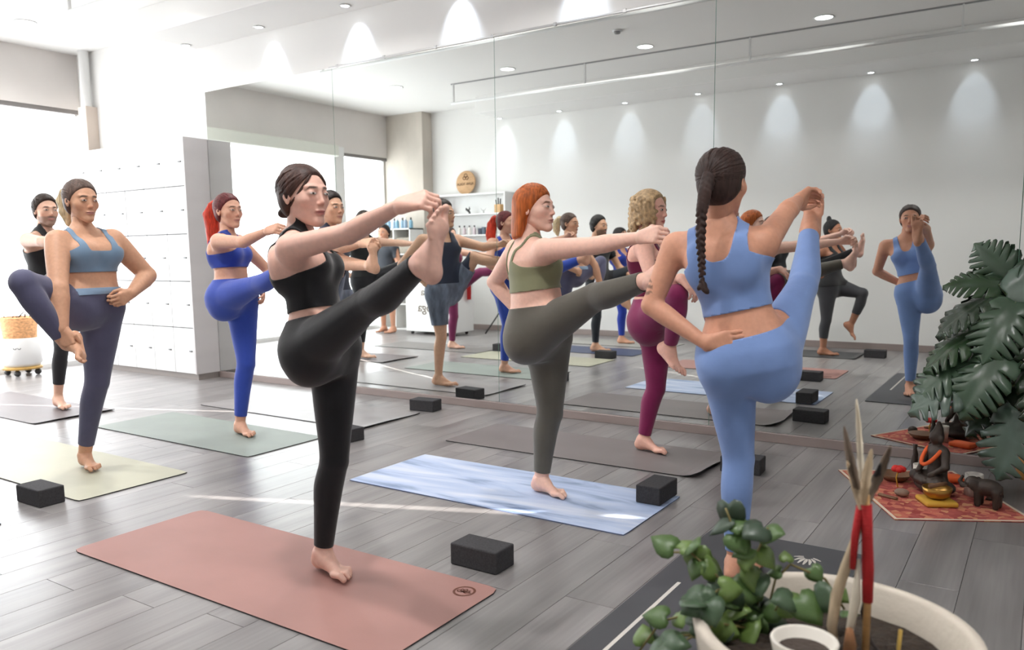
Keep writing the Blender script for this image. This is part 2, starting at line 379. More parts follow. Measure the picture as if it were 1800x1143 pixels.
def np_mesh(name, V, F, col=None):
    me = bpy.data.meshes.new(name); F = np.asarray(F); k = F.shape[1] if F.ndim == 2 else 0
    me.vertices.add(len(V)); me.vertices.foreach_set('co', np.asarray(V, np.float32).ravel())
    me.loops.add(F.size); me.loops.foreach_set('vertex_index', F.ravel().astype(np.int32))
    me.polygons.add(len(F)); me.polygons.foreach_set('loop_start', np.arange(0, F.size, k, dtype=np.int32))
    me.update(calc_edges=True); me.validate()
    me.polygons.foreach_set('use_smooth', np.ones(len(me.polygons), bool))
    if col is not None and len(col) == len(me.vertices):
        a = me.color_attributes.new('col', 'FLOAT_COLOR', 'POINT')
        a.data.foreach_set('color', np.concatenate([col, np.ones((len(col), 1))], 1).astype(np.float32).ravel())
    return me

SKIN = mat('skin', rough=.5, attr='col', noise=(60, .05), bump=(260, .12, .001), spec=.4, sss=.06)
EYE = mat('eye_gloss', rough=.15, attr='col')
def fabric(name, c, rough=.75, sheen=.25): return mat(name, c, rough, noise=(9, .06), bump=(14, .25, .006), sheen=sheen, spec=.3)
def hair_mat(name, c, scale=(90, 90, 14)): return mat(name, c, .5, noise=(scale, .4, 2), bump=(scale, .6, .004), spec=.28)

def limb(F, a, b, prof, k, back=None):
    """one tapered limb; prof: list of (t, radius, backward shift)"""
    a = np.asarray(a, float); b = np.asarray(b, float); ab = b-a; L2 = ab@ab; n = nrm(ab)
    pt = np.array([q[0] for q in prof]); pr = np.array([q[1] for q in prof]); ps = np.array([q[2] if len(q) > 2 else 0. for q in prof])
    tt = np.linspace(0, 1, 61); ker = np.hanning(19); ker /= ker.sum()
    def sm(v):
        y = np.interp(tt, pt, v); e = np.concatenate([np.full(9, y[0]), y, np.full(9, y[-1])]); return np.convolve(e, ker, 'valid')
    R_, S_ = sm(pr), sm(ps); bk = np.zeros(3) if back is None else np.asarray(back, float)
    def fn(X, Y, Z):
        dx, dy, dz = X-a[0], Y-a[1], Z-a[2]
        t = np.clip((dx*ab[0]+dy*ab[1]+dz*ab[2])/L2, 0, 1)
        r = np.interp(t, tt, R_).astype(np.float32); s = np.interp(t, tt, S_).astype(np.float32)
        dx, dy, dz = dx-t*ab[0]-s*bk[0], dy-t*ab[1]-s*bk[1], dz-t*ab[2]-s*bk[2]
        return np.sqrt(dx*dx+dy*dy+dz*dz)-r
    m = pr.max()+abs(ps).max()
    F.put(np.minimum(a, b)-m, np.maximum(a, b)+m, fn, k)
def hand_field(F, wr, f, n, s, curl, thumb=.5, sc=1.0, spread=1.0, fore=None):
    """f: wrist to knuckles, n: out of the palm, s: towards the thumb"""
    f, n = nrm(f), nrm(n-np.dot(n, nrm(f))*nrm(f)); s = nrm(s-np.dot(s, f)*f-np.dot(s, n)*n)
    if fore is not None: F.cone(wr+nrm(fore)*.05*sc, .019*sc, wr, .0235*sc, .01)
    ks = []
    for i, (x, l) in enumerate(((.030, .078), (.010, .083), (-.010, .079), (-.028, .070))):
        kn = wr+(f*l+s*x*spread)*sc; ks.append(kn)
        F.cone(wr+(s*x*.45)*sc, .0165*sc, kn, .0115*sc, .014*sc)
    F.cone(wr+s*.012*sc+n*.004*sc, .017*sc, wr+(f*.05+s*.022+n*.008)*sc, .015*sc, .014*sc)
    for i, (kn, q) in enumerate(zip(ks, (.92, 1.0, .94, .76))):
        p = kn; ang = 0; r = .0092 if i < 3 else .0082
        cu = curl[i] if hasattr(curl, '__len__') else curl
        for L, da, r2 in ((.043, .75, .0085), (.027, 1.15, .0078), (.021, .8, .0068)):
            ang += da*cu; d = f*math.cos(ang)+n*math.sin(ang)
            e = p+d*L*q*sc; F.cone(p, r*sc, e, r2*sc, .0035); p = e; r = r2
    b0 = wr+(f*.018+s*.020+n*.004)*sc; b1 = wr+(f*.044+s*.045+n*.012)*sc
    F.cone(b0, .0155*sc, b1, .0115*sc, .012)
    d1 = nrm(f*.85+s*(.6-1.0*thumb)+n*thumb*.8); b2 = b1+d1*.034*sc; d2 = nrm(f*.7+s*(.25-1.2*thumb)+n*thumb*1.0); b3 = b2+d2*.026*sc
    F.cone(b1, .011*sc, b2, .0095*sc, .004); F.cone(b2, .0095*sc, b3, .0075*sc, .003)
def foot_field(F, an, t, up, s, sc=1.0, shin=None, toe_up=0.0):
    """t: towards the toes, up: away from the sole, s: towards the big toe side"""
    t = nrm(t); up = nrm(up-np.dot(up, t)*t); s = nrm(s-np.dot(s, t)*t-np.dot(s, up)*up); P = lambda a, b, c: an+(t*a+s*b+up*c)*sc
    if shin is not None: F.cone(an-nrm(shin)*.07, .029*sc, an, .034*sc, .012)
    F.ell(P(-.030, 0, -.042), (t, s, up), np.array((.036, .030, .034))*sc, .03)
    F.cone(P(-.012, 0, -.010), .031*sc, P(.03, .003, -.030), .031*sc, .025)
    F.cone(P(.02, .006, -.028), .032*sc, P(.105, .016, -.058), .0185*sc, .02)
    F.cone(P(-.01, -.010, -.048), .026*sc, P(.095, -.024, -.063), .0135*sc, .02)
    F.ell(P(.105, 0, -.061), (t, s, up), np.array((.030, .044, .0145))*sc, .012)
    for i, (x, y, L, r) in enumerate(((.122, .030, .045, .0125), (.125, .009, .038, .0088), (.118, -.008, .034, .0082), (.108, -.022, .030, .0078), (.096, -.035, .026, .0078))):
        e = P(x+L*.6, y+(.004 if i == 0 else -.002), -.060+L*.5*toe_up+.006)
        F.cone(P(x-.02, y, -.061), r*1.05*sc, e, r*sc, .005); F.cone(e, r*sc, P(x+L, y+(.002 if i == 0 else -.002), -.0655+L*toe_up), r*.92*sc, .003)
    F.ell(P(-.002, .030, -.004), (t, s, up), np.array((.012, .008, .012))*sc, .012); F.ell(P(-.008, -.031, -.010), (t, s, up), np.array((.012, .008, .012))*sc, .012)

def head_frame(fwd, up):
    f = nrm(fwd); u = nrm(np.asarray(up, float)-np.dot(up, f)*f); r = np.cross(f, u); return np.stack([r, f, u])   # rows: right, forward, up
def head_mesh(c, H, neck, skin, h, male=False, brow=(.10,.06,.04), beard=0.0, lips=(.62,.25,.22), sc=1.0, smile=0):
    F = Field(np.minimum(c-.15*sc, neck-.06), np.maximum(c+.15*sc, neck+.06), h)
    P = lambda x, y, z: c+(H[0]*x+H[1]*y+H[2]*z)*sc
    E = lambda x, y, z, rx, ry, rz, k=.015, neg=False: F.ell(P(x, y, z), H, np.array((rx, ry, rz))*sc, k, neg)
    C = lambda a, ra, b, rb, k=.01: F.cone(P(*a), ra*sc, P(*b), rb*sc, k)
    E(0, -.014, .028, .074, .093, .083)                       # cranium
    E(0, .030, -.018, .057 if not male else .061, .062, .078, .03)                  # face
    E(0, .044, -.064, .034 if not male else .046, .041, .042, .03)   # jaw
    E(0, .077, -.097, .015 if not male else .022, .016, .014, .022)  # chin
    for s in (-1, 1):
        E(.043*s, .053, -.020, .019, .022, .019, .025)        # cheekbone
        C(((.041 if not male else .051)*s, .0, -.056), .013 if not male else .016, (.012*s, .068, -.098), .011, .022)  # jaw line
        E(.031*s, .099, .005, .017, .013, .012, .014, True)   # eye socket
        C((.012*s, (.086 if not male else .089), .026), .0060, (.045*s, .069, .028), .0055, .014)  # brow ridge
        E(.031*s, .078, .004, .0155, .0135, .0125, .006)      # eyelids over the ball
        E(.0088*s, .0945, -.032, .0065, .0075, .0058, .006)     # nostril wing
        E(.0745*s, -.004, -.008, .006, .015, .026, .006)       # ear
        E(.078*s, -.011, -.001, .005, .013, .018, .006); E(.080*s, -.002, -.006, .005, .007, .012, .004, True)
    C((0, .085, .018), .0065, (0, .100, -.018), .0070, .012); E(0, .1035, -.0275, .0080 if not male else .0095, .0085, .0075, .008)   # nose
    E(0, .091, -.0575, .021, .0085, .0052, .005); E(0, .0895, -.0685, .018, .0085, .0058, .005)    # lips
    F.cone(neck-H[2]*.01, .046 if not male else .060, P(0, -.026, -.055), .0445*sc if not male else .056, .02)
    V, Q = F.mesh()
    L = (V-c)@H.T/sc; x, y, z = np.abs(L[:, 0]), L[:, 1], L[:, 2]
    col = np.tile(np.array(skin, float), (len(V), 1)); fr = y > .045
    def paint(m, cc, a): col[:] = col*(1-(m*a)[:, None])+np.array(cc)*(m*a)[:, None]
    g = lambda q: np.clip(1.5-q, 0, 1)
    paint(g(((x-.034)/.030)**2+((z+.030)/.022)**2)*fr, np.array(skin)*np.array((1.06, .84, .82)), .3)
    paint(g((x/.013)**2+((z+.032)/.011)**2)*(y > .09), np.array(skin)*np.array((1.05, .82, .80)), .4)
    if beard: paint(np.clip((-.038-z)/.012, 0, 1)*(y > .0)*(z > -.125)*np.clip((.07-x)/.01, 0, 1)*1.0+g((x/.026)**2+((z+.046)/.006)**2)*fr*.8, (.06, .045, .04), beard)
    paint(g((x/.0225)**2+((z+.063)/.0092)**2)*(y > .07), lips, .95)
    paint(g((x/.018)**2+((z+.0630)/.0016)**2)*(y > .07), np.array(lips)*.45, .6)
    zb = .0265+.012*(x-.012)-6.0*np.maximum(x-.035, 0)**2*10
    paint(g(((x-.030)/.018)**2+((z-zb)/.0048)**2)*(y > .045), brow, .95)
    paint(g(((x-.031)/.0185)**2+((z-.0055)/.0088)**2)*(y > .05), (.20, .11, .09), .38)
    return V, Q, col
def eye_mesh(c, H, s, sc, iris):
    n, m = 20, 10; V = []; colr = []
    for j in range(m+1):
        th = PI*.5*j/m
        for i in range(n):
            a = 2*PI*i/n; V.append((math.sin(th)*math.cos(a), math.cos(th), math.sin(th)*math.sin(a)))
    V = np.array(V); F = [[j*n+i, j*n+(i+1) % n, (j+1)*n+(i+1) % n, (j+1)*n+i] for j in range(m) for i in range(n)]
    colr = np.where((np.hypot(V[:, 0]*.0125, V[:, 2]*.0056-.0003) < .0047)[:, None], np.array(iris), np.array((.55, .51, .49)))
    colr[V[:, 2] > .62] = (.03, .02, .02)
    W = V*np.array((.0128, .0042, .0050)); ca = math.cos(.28*s); sa = math.sin(.28*s)
    W = np.stack([W[:, 0]*ca+W[:, 1]*sa, -W[:, 0]*sa+W[:, 1]*ca, W[:, 2]], 1)+np.array((.031*s, .0885, .0045))
    return np_mesh('eye', c+(W*sc)@H, F, colr)

def hair_field(c, H, h, style, sc=1.0, pad=(.16, .22)):
    lo = c-.20*sc; hi = c+.20*sc
    ext = style.get('ext', [])
    for e in ext: lo = np.minimum(lo, np.asarray(e)-.08); hi = np.maximum(hi, np.asarray(e)+.08)
    return Field(lo, hi, h)
def cap_hair(F, c, H, sc, thick=.010, n=(0, .8, -.6), off=.018, top=0.0):
    P = lambda x, y, z: c+(H[0]*x+H[1]*y+H[2]*z)*sc
    F.ell(P(0, -.016, .030), H, np.array((.074+thick, .093+thick, .083+thick+top))*sc, .01)
    F.ell(P(0, -.030, -.015), H, np.array((.068+thick, .068+thick, .075))*sc, .02)
    nv = H[0]*n[0]+H[1]*n[1]+H[2]*n[2]; nv = nv/np.linalg.norm(nv)
    F.plane_cut(c+nv*off*sc, nv, .012)

def strands(P, hs, target, n=150, thick=.009, seed=1, frac=1.0, jit=.05, off=.021, nn=(.82, -.57), arc=(-24, 204), rad=.0042):
    """combed locks lying on the skull from the hairline to a gathering point (head coordinates)"""
    rg = np.random.default_rng(seed); c0 = np.array((0, -.016, .030)); R = np.array((.074, .093, .083))+thick
    tg = nrm((np.array(target)-c0)/R); e2 = np.array((0, -nn[1], nn[0])); nv = np.array((0, nn[0], nn[1])); Vs, Fs = [], []; k = 6; m = 9
    for i in range(n):
        a = math.radians(arc[0]+(arc[1]-arc[0])*(i+rg.uniform(0, 1))/n); a += .10*(1 if a > PI/2 else -1)*max(0, 1-abs(a-PI/2)/.25)
        ring = nv*(off-.012+rg.uniform(-.003, .003)-.010*max(0, math.sin(a))**2)+np.array((math.cos(a)*.08, 0, 0))+e2*(math.sin(a)*.10)
        inner = rg.random() < .45
        if inner: ring = ring*rg.uniform(.5, .95)-nv*rg.uniform(.01, .06)
        d0 = nrm((ring-c0)/R); om = math.acos(np.clip(d0@tg, -1, 1)); lift = rg.uniform(-.012, .03); fr = frac*rg.uniform(.85, 1.0) if frac < 1 else 1.0
        pts = []
        side = nrm(np.cross(d0, tg)); wv = rg.normal(0, jit)
        for j in range(m):
            t = fr*j/(m-1); d = (math.sin((1-t)*om)*d0+math.sin(t*om)*tg)/max(1e-4, math.sin(om))+side*wv*math.sin(PI*t)
            d = nrm(d); pts.append(c0+d*R*(1+lift*math.sin(PI*min(1, t/fr*.9+.05))+(-.05 if j == 0 else -.012 if j == 1 else 0)))
        b = len(Vs)
        for j, q in enumerate(pts):
            T_ = nrm(pts[min(j+1, m-1)]-pts[max(j-1, 0)]); N_ = nrm((q-c0)/R); N_ = nrm(N_-N_@T_*T_); B_ = np.cross(T_, N_); r = rad*(.35+.65*math.sin(PI*min(1, .12+.8*j/(m-1))))*rg.uniform(.85, 1.15)
            for q_ in range(k): an = 2*PI*q_/k; Vs.append(q+(B_*math.cos(an)*1.5+N_*math.sin(an)*.8)*r)
        for j in range(m-1):
            for q_ in range(k): Fs.append((b+j*k+q_, b+j*k+(q_+1) % k, b+(j+1)*k+(q_+1) % k, b+(j+1)*k+q_))
    V = np.array(Vs); return np.stack([P(*v) for v in V]), np.array(Fs)

def person(cfg):
    """cfg joints: pelvis from hips; returns the body object"""
    J = {k: np.array(v, float) for k, v in cfg['J'].items()}
    g = cfg.get('build', 1.0); male = cfg.get('male', False); res = cfg.get('res', .008); skin = cfg['skin']
    up = nrm(J['neck']-(J['hipR']+J['hipL'])/2); pel = (J['hipR']+J['hipL'])/2
    latP = nrm(cfg.get('pel_lat', J['hipR']-J['hipL'])); latP = nrm(latP-np.dot(latP, up)*up)
    latC = nrm(J['shR']-J['shL']) if 'latC' not in cfg else nrm(cfg['latC']); latC = nrm(latC-np.dot(latC, up)*up)
    Lt = np.linalg.norm(J['neck']-pel); k0 = Lt/.45
    fwdP, fwdC = np.cross(up, latP), np.cross(up, latC)
    allp = np.stack(list(J.values())); lo = allp.min(0)-.19; hi = allp.max(0)+.19; lo[2] = max(lo[2], -.03)
    T = Field(lo, hi, res); Lg = Field(lo, hi, res); A = Field(lo, hi, res)
    # torso loft
    if male: prof = [(-.10,.07,.07,0),(-.05,.155,.10,-.01),(.03,.165,.108,-.004),(.12,.148,.100,.004),(.22,.150,.105,.006),(.31,.168,.112,.004),(.37,.160,.098,0),(.42,.105,.072,-.006),(.46,.060,.058,-.006)]
    else:
        wf = cfg.get('waist', 1.0); hf = cfg.get('hips', 1.0)
        prof = [(-.11,.06,.06,0),(-.05,.150*hf,.098*hf,-.008),(.02,.164*hf,.106*hf,-.006),(.08,.146*hf,.098*wf,0),(.145,.118*wf,.086*wf,.004),(.20,.117*wf,.084*wf,.006),(.27,.126*g,.090*g,.004),(.34,.135*g,.090*g,0),(.385,.118*g,.074*g,-.004),(.42,.076,.058,-.008),(.46,.046,.046,-.006)]
    pt, pa, pb, pc = (np.array(q) for q in zip(*prof)); pt = pt*k0
    def torso(X, Y, Z):
        dx, dy, dz = X-pel[0], Y-pel[1], Z-pel[2]
        s = dx*up[0]+dy*up[1]+dz*up[2]; f_ = np.clip(s/Lt, 0, 1)
        ux = dx*latP[0]+dy*latP[1]+dz*latP[2]; vx = dx*fwdP[0]+dy*fwdP[1]+dz*fwdP[2]
        uc = dx*latC[0]+dy*latC[1]+dz*latC[2]; vc = dx*fwdC[0]+dy*fwdC[1]+dz*fwdC[2]
        u = ux*(1-f_)+uc*f_; v = vx*(1-f_)+vc*f_
        a = np.interp(s, pt, pa).astype(np.float32); b = np.interp(s, pt, pb).astype(np.float32); v = v-np.interp(s, pt, pc).astype(np.float32)
        n = 2.25; q = ((np.abs(u)/a)**n+(np.abs(v)/b)**n)**(1/n)+1e-4
        r = np.sqrt(u*u+v*v); d = r-r/q; d = np.where(q < .3, -.05, d)
        e = np.maximum(pt[0]-s, s-pt[-1]); return np.where(e > 0, np.sqrt(np.maximum(d, 0)**2+e*e)+np.minimum(d, 0)*0, d).astype(np.float32)
    T.put(np.minimum(pel, J['neck'])-.24, np.maximum(pel, J['neck'])+.22, torso, .02)
    sp = lambda s, u, v: pel+up*s*k0+(latP*(1-s*k0/Lt)+latC*(s*k0/Lt))*u+(fwdP*(1-s*k0/Lt)+fwdC*(s*k0/Lt))*v
    bu = cfg.get('bust', 1.0)
    if not male:
        for s in (-1, 1):
            T.ell(sp(.305, .068*s*g, .078*g), (latC, fwdC, up), np.array((.060, .050, .056))*bu*g, .05)
        if cfg.get('belly', 0): T.ell(sp(.10, 0, .055), (latP, fwdP, up), (.11, .06, .07), .06)
    else:
        for s in (-1, 1): T.ell(sp(.33, .075*s, .075), (latC, fwdC, up), (.075, .035, .055), .05)
    for s in (-1, 1): T.ell(sp(.32, .075*s, -.075), (latC, fwdC, up), (.055, .03, .08), .05)      # shoulder blades
    sw = (1.18 if male else 1.0)*g**.5
    T.cone(J['neck']-up*.05, .054*sw, J['neck']+nrm(J['head']-J['neck'])*.05, .044*sw, .03)
    T0 = None
    for sd in 'RL':
        sh = J['sh'+sd]
        T.cone(J['neck']-up*.035, .040*sw, sh+(J['neck']-sh)*.12-up*.002, .040*sw, .045)
        T.cone(sp(.34, 0, 0), .048, sh+(J['neck']-sh)*.14-up*.035, .043*sw, .05)
    # legs
    lg = cfg.get('legs', 1.0)*(1.0 if not male else .98)
    legax = {}
    for sd in 'RL':
        h_, kn, an = J['hip'+sd], J['knee'+sd], J['ank'+sd]
        th = nrm(kn-h_); sn = nrm(an-kn)
        toe = J.get('toe'+sd, an+fwdP*.15)
        fr = cfg.get('kfwd'+sd)
        if fr is None:
            fr = kn-(h_+(an-h_)*np.dot(kn-h_, an-h_)/max(1e-6, (an-h_)@(an-h_)))
            fr = fr if np.linalg.norm(fr) > .06 else (fwdP-np.dot(fwdP, th)*th if abs(np.dot(fwdP, th)) < .75 else up)
        fr = nrm(np.asarray(fr)-np.dot(fr, th)*th); bk = -fr; bks = -nrm(fr-np.dot(fr, sn)*sn)
        legax[sd] = (h_, kn, an, fr, bks)
        if male: tp, cp = [(0,.092),(.25,.088,.005),(.6,.072,.004),(.9,.056),(1,.053)], [(0,.052),(.28,.055,.014),(.6,.044,.008),(1,.034,0)]
        else: tp, cp = [(0,.094),(.22,.094,.006),(.55,.077,.004),(.88,.058,0),(1,.054)], [(0,.053),(.28,.055,.014),(.6,.044,.008),(1,.033,0)]
        limb(Lg, h_, kn, [(q[0], q[1]*lg, *(q[2:])) for q in tp], .015, bk)
        limb(Lg, kn, an, [(q[0], q[1]*(lg if q[0] == 0 else lg*.6+.4), *(q[2:])) for q in cp], .006, bks)
        if np.dot(th, sn) < .85: Lg.ell(kn+fr*.016, (th, fr, np.cross(th, fr)), (.032, .034, .032), .045)
        gl = cfg.get('glute', 1.0)*(1.0 if not male else .86)
        latS = latP*(1 if sd == 'R' else -1)
        dn = max(0., float(-np.dot(th, up))); gc = h_+bk*.056*gl+th*(.035*dn-.012*(1-dn))-latS*.010
        Lg.ell(gc, (th, bk, np.cross(th, bk)), np.array((.092, .074, .084))*gl, .05)
        Lg.cone(pel+up*.0, .085*cfg.get('hips', 1), h_, .085*lg, .05)
    # arms
    ar = cfg.get('arms', 1.0)*(1.12 if male else 1.0); armax = {}
    for sd in 'RL':
        s_, e_, w_ = J['sh'+sd], J['el'+sd], J['wr'+sd]
        limb(A, s_, e_, [(0, .045*ar), (.2, .046*ar), (.55, .041*ar), (1, .035*ar)], .012)
        limb(A, e_, w_, [(0, .035*ar), (.22, .038*ar), (.6, .030*ar), (1, .0225*ar)], .012)
        armax[sd] = (s_, e_, w_)
    # unions
    TL = smin(T.D, Lg.D, .045)
    X = (T.lo[0]+res*np.arange(T.n[0]))[:, None, None]; Y = (T.lo[1]+res*np.arange(T.n[1]))[None, :, None]; Z = (T.lo[2]+res*np.arange(T.n[2]))[None, None, :]
    kf = np.full(T.D.shape, .004, np.float32)
    for sd in 'RL':
        s_ = J['sh'+sd]; kf += (.045*np.exp(-((X-s_[0])**2+(Y-s_[1])**2+(Z-s_[2])**2)/.10**2)).astype(np.float32)
    BD = smin(TL, A.D, kf)
    V, Q = T.mesh(D=BD); Vs, Qs, Cs = [V], [Q], [np.tile(np.array(skin, float), (len(V), 1))]
    def add(V_, Q_, C_=None):
        o = sum(len(v) for v in Vs); Vs.append(V_); Qs.append(Q_+o); Cs.append(C_ if C_ is not None else np.tile(np.array(skin, float), (len(V_), 1)))
    hs = cfg.get('head_sc', 1.0 if not male else 1.06); H = head_frame(cfg['face'], cfg.get('head_up', (0, 0, 1)))
    hv, hq, hc = head_mesh(J['head'], H, J['neck']+up*.0, skin, res*.45 if res < .009 else res*.6, male, cfg.get('brow', (.07,.045,.035)), cfg.get('beard', 0), cfg.get('lips', (.50,.22,.19)), hs)
    add(hv, hq, hc)
    for sd in 'RL':
        s_, e_, w_ = armax[sd]; hd = cfg['hand'+sd]; d = nrm(hd[0]); n = nrm(hd[1]); th = np.cross(d, n)*(1 if sd == 'R' else -1)
        hf = Field(w_-.17, w_+.17, res*.45 if res < .009 else res*.6)
        hand_field(hf, w_+d*.008, d, n, th, hd[2], hd[3] if len(hd) > 3 else .4, (1.0 if not male else 1.1)*cfg.get('hand_sc', 1.0), fore=e_-w_)
        add(*hf.mesh())
        h_, kn, an, fr, bks = legax[sd]; ft = cfg['foot'+sd]; t = nrm(ft[0]); u_ = nrm(ft[1]); ms = np.cross(t, u_)*(-1 if sd == 'R' else 1)
        ff = Field(an-.2, an+.21, res*.5 if res < .009 else res*.65)
        foot_field(ff, an, t, u_, ms, (1.0 if not male else 1.1)*cfg.get('foot_sc', 1.0), shin=an-kn, toe_up=ft[2] if len(ft) > 2 else 0)
        add(*ff.mesh())
    C = np.concatenate(Cs); Vall = np.concatenate(Vs)
    for tt in cfg.get('tattoo', []):
        dd = Vall-np.array(tt[0]); q = np.linalg.norm(dd, axis=1); m = (q < tt[1]) & (np.sin(dd[:, 2]*tt[2]) > .2); C[m] = C[m]*.35
    body = obj('person', np_mesh('person', Vall, np.concatenate(Qs), C), SKIN)
    tag(body, cfg['label'], 'person', cfg.get('group'))
    for s in (-1, 1): obj('eye', eye_mesh(J['head'], H, s, hs, cfg.get('iris', (.05, .03, .02))), EYE, body)
    # garments
    def coords(V):
        d = V-pel; s = d@up; f_ = np.clip(s/Lt, 0, 1)
        u = (d@latP)*(1-f_)+(d@latC)*f_; v = (d@fwdP)*(1-f_)+(d@fwdC)*f_
        return s/k0, u, v
    def garment(name, m, V, T_, hs_):
        for hfun in hs_:
            V, T_, _ = clip(V, T_, hfun(V)); V, T_ = compact(V, T_)
            if not len(T_): return None
        V, T_ = rim(V, T_, .007); return obj(name, np_mesh(name, V, T_), m, body)
    for gname, kind, m, par in cfg['clothes']:
        if kind == 'legs':
            iso = par.get('iso', .005); V, Q = T.mesh(iso, TL); T3 = tris(Q)
            def hw(V):
                s, u, v = coords(V); dT = T.at(V); dL = Lg.at(V)
                return np.maximum(par['waist']+par.get('tilt', 0)*v-s, np.minimum(dT-dL-.02, dT-.05))
            def mk(sd):
                def hc_(V):
                    h_, kn, an = legax[sd][:3]; cf = par['cuff'][sd] if isinstance(par['cuff'], dict) else par['cuff']   # >=1: along the shin, <1: along the thigh
                    a, b = (kn, an) if cf >= 1 else (h_, kn); tt = (cf-1) if cf >= 1 else cf
                    ab = b-a; L2 = ab@ab; t = ((V-a)@ab)/L2; dist = np.linalg.norm(V-a-np.clip(t, 0, 1)[:, None]*ab, axis=1)
                    r = (tt-t)*math.sqrt(L2); dl = dist-(.11 if cf >= 1 else .15)
                    if cf < 1:   # whole lower leg goes
                        a2, b2 = kn, an; c2 = b2-a2; t2 = np.clip(((V-a2)@c2)/(c2@c2), 0, 1); d2 = np.linalg.norm(V-a2-t2[:, None]*c2, axis=1)
                        low = d2 < .09; r = np.where(low & (t > tt-.15), np.minimum(r, .0+(tt-t)*math.sqrt(L2)), r)
                        return np.where((t > .2) & ((dist < .15) | low), r, 1.0)
                    return np.where((t > .3) & (dist < .11), r, 1.0)
                return hc_
            o = garment(gname, m, V, T3, [hw, mk('R'), mk('L')])
            if par.get('band'):
                V, Q = T.mesh(iso+.003, TL)
                garment('waistband', par['band'], V, tris(Q), [lambda V: np.where(Lg.at(V)-T.at(V) > -.05, par['waist']+.004+par.get('tilt', 0)*coords(V)[2]-coords(V)[0], -1), lambda V: coords(V)[0]-par['waist']-par.get('tilt', 0)*coords(V)[2]+.035])
        else:
            iso = par.get('iso', .006); D = T.D if kind == 'top' else smin(TL if par['hem'] < .12 else T.D, A.D, kf)
            if kind == 'top' and par['hem'] < .12: D = TL
            V, Q = T.mesh(iso, D); T3 = tris(Q)
            ak = .33
            def hem(V):
                s, u, v = coords(V); return np.where(np.hypot(u, v) < .26, s-par['hem'], -1)
            def legoff(V):
                return np.where(coords(V)[0] < .16, np.maximum(Lg.at(V)-T.at(V)+par.get('over', .05), -.02), 1.0)
            def neckl(V):
                s, u, v = coords(V); q = np.clip(.5+v/.08, 0, 1); q = q*q*(3-2*q); sn = par['front']*q+par['back']*(1-q); w0 = par.get('wf', .062)*q+par.get('wb', .062)*(1-q)
                return np.minimum(sn+.16*(np.abs(u)/w0)**par.get('pw', 6)-s, np.where(s > .355, np.hypot(u, v+.006)-.068, 1.0))
            def armh(V):
                s, u, v = coords(V); q = np.clip(.5+v/.08, 0, 1); q = q*q*(3-2*q); wa = par.get('af', .100)*q+par.get('ab', .100)*(1-q)
                return wa+par.get('asl', 1.6)*np.maximum(par.get('ak', .345)-s, 0)-np.abs(u)
            def sleeve(V):
                r = np.full(len(V), 1.0)
                for sd in 'RL':
                    s_, e_, w_ = armax[sd]; ab = e_-s_; t = ((V-s_)@ab)/(ab@ab); dist = np.linalg.norm(V-s_-np.clip(t, 0, 1)[:, None]*ab, axis=1)
                    fo = w_-e_; t2 = np.clip(((V-e_)@fo)/(fo@fo), 0, 1); d2 = np.linalg.norm(V-e_-t2[:, None]*fo, axis=1)
                    r = np.where((dist < .075) & (t > .1), np.minimum(r, (.55-t)*.28), r); r = np.where((d2 < .06), -1, r)
                return r
            garment(gname, m, V, T3, [hem, neckl]+([armh] if kind == 'top' else [sleeve])+([legoff] if par['hem'] < .12 else []))
    # hair
    hm = cfg['hair'][0]; st = cfg['hair'][1]
    P = lambda x, y, z: J['head']+(H[0]*x+H[1]*y+H[2]*z)*hs
    hres = .0055 if res < .009 else .008
    tgt = {'lowbun': (0, -.105, -.045), 'pony': cfg.get('tail', [(0, -.1, .05)])[0], 'braid': (0, -.115, .02), 'topbun': (0, -.05, .13), 'short': (0, -.085, .085), 'bob': (.0, -.02, .122)}.get(st)
    def hobj(name, F, m, st_=None):
        V, Q = F.mesh()
        if st_ is not None:
            v2, q2 = st_; Q = np.concatenate([Q, q2+len(V)]); V = np.concatenate([V, v2])
        return obj(name, np_mesh(name, V, Q), m, body)
    nst = 170 if res < .0095 else 90
    F = Field(J['head']-.2, J['head']+.2, hres)
    if st == 'bob':
        cap_hair(F, J['head'], H, hs, .011, (0, .8, -.6), .018)
        G = Field(J['head']-.22, J['head']+.22, hres)
        G.cone(P(0, -.026, .03), .090, P(0, -.030, -.115), .094, .02, n=H[0], sq=1.06)
        nv = nrm(H[1]*.97-H[2]*.22); G.plane_cut(P(0, -.004, 0), nv, .01); G.plane_cut(P(0, 0, -.135), -H[2]+H[1]*.12, .008)
        F.D = np.minimum(F.D, Field.at(G, np.stack(np.meshgrid(*[F.lo[k]+hres*np.arange(F.n[k]) for k in range(3)], indexing='ij'), -1).reshape(-1, 3)).reshape(F.D.shape).astype(np.float32))
        hobj('hair', F, hm, strands(P, hs, tgt, nst, .011, 3, jit=.06))
    elif st == 'curly':
        cap_hair(F, J['head'], H, hs, .014, (0, .85, -.5), .014)
        rg = np.random.default_rng(3)
        V, Q = F.mesh(); hc_ = F
        for i in range(150):
            a = rg.uniform(-2.35, 2.35); z0 = rg.uniform(-.02, .08); ln = rg.uniform(.03, .17)*(1 if abs(a) < 2.1 else .8); r0 = .082+rg.uniform(0, .012)
            p_ = None
            for q in range(7):
                zz = z0-ln*q/6; aa = a+.16*math.sin(q*2.2+i); rr = (r0 if zz > -.03 else r0*.98)+.010*math.cos(q*2.2+i)+.10*max(0, -zz-.06)
                e = P(rr*math.sin(aa)*.95, -.016-rr*1.12*math.cos(aa), zz)
                if p_ is not None: F.cone(p_, .0085, e, .0075, .004)
                p_ = e
        hobj('hair', F, hm)
    else:
        short = st == 'short'
        cap_hair(F, J['head'], H, hs, .011 if short else .0085, (0, .82, -.57), .013 if not short else .008, .012 if short else 0)
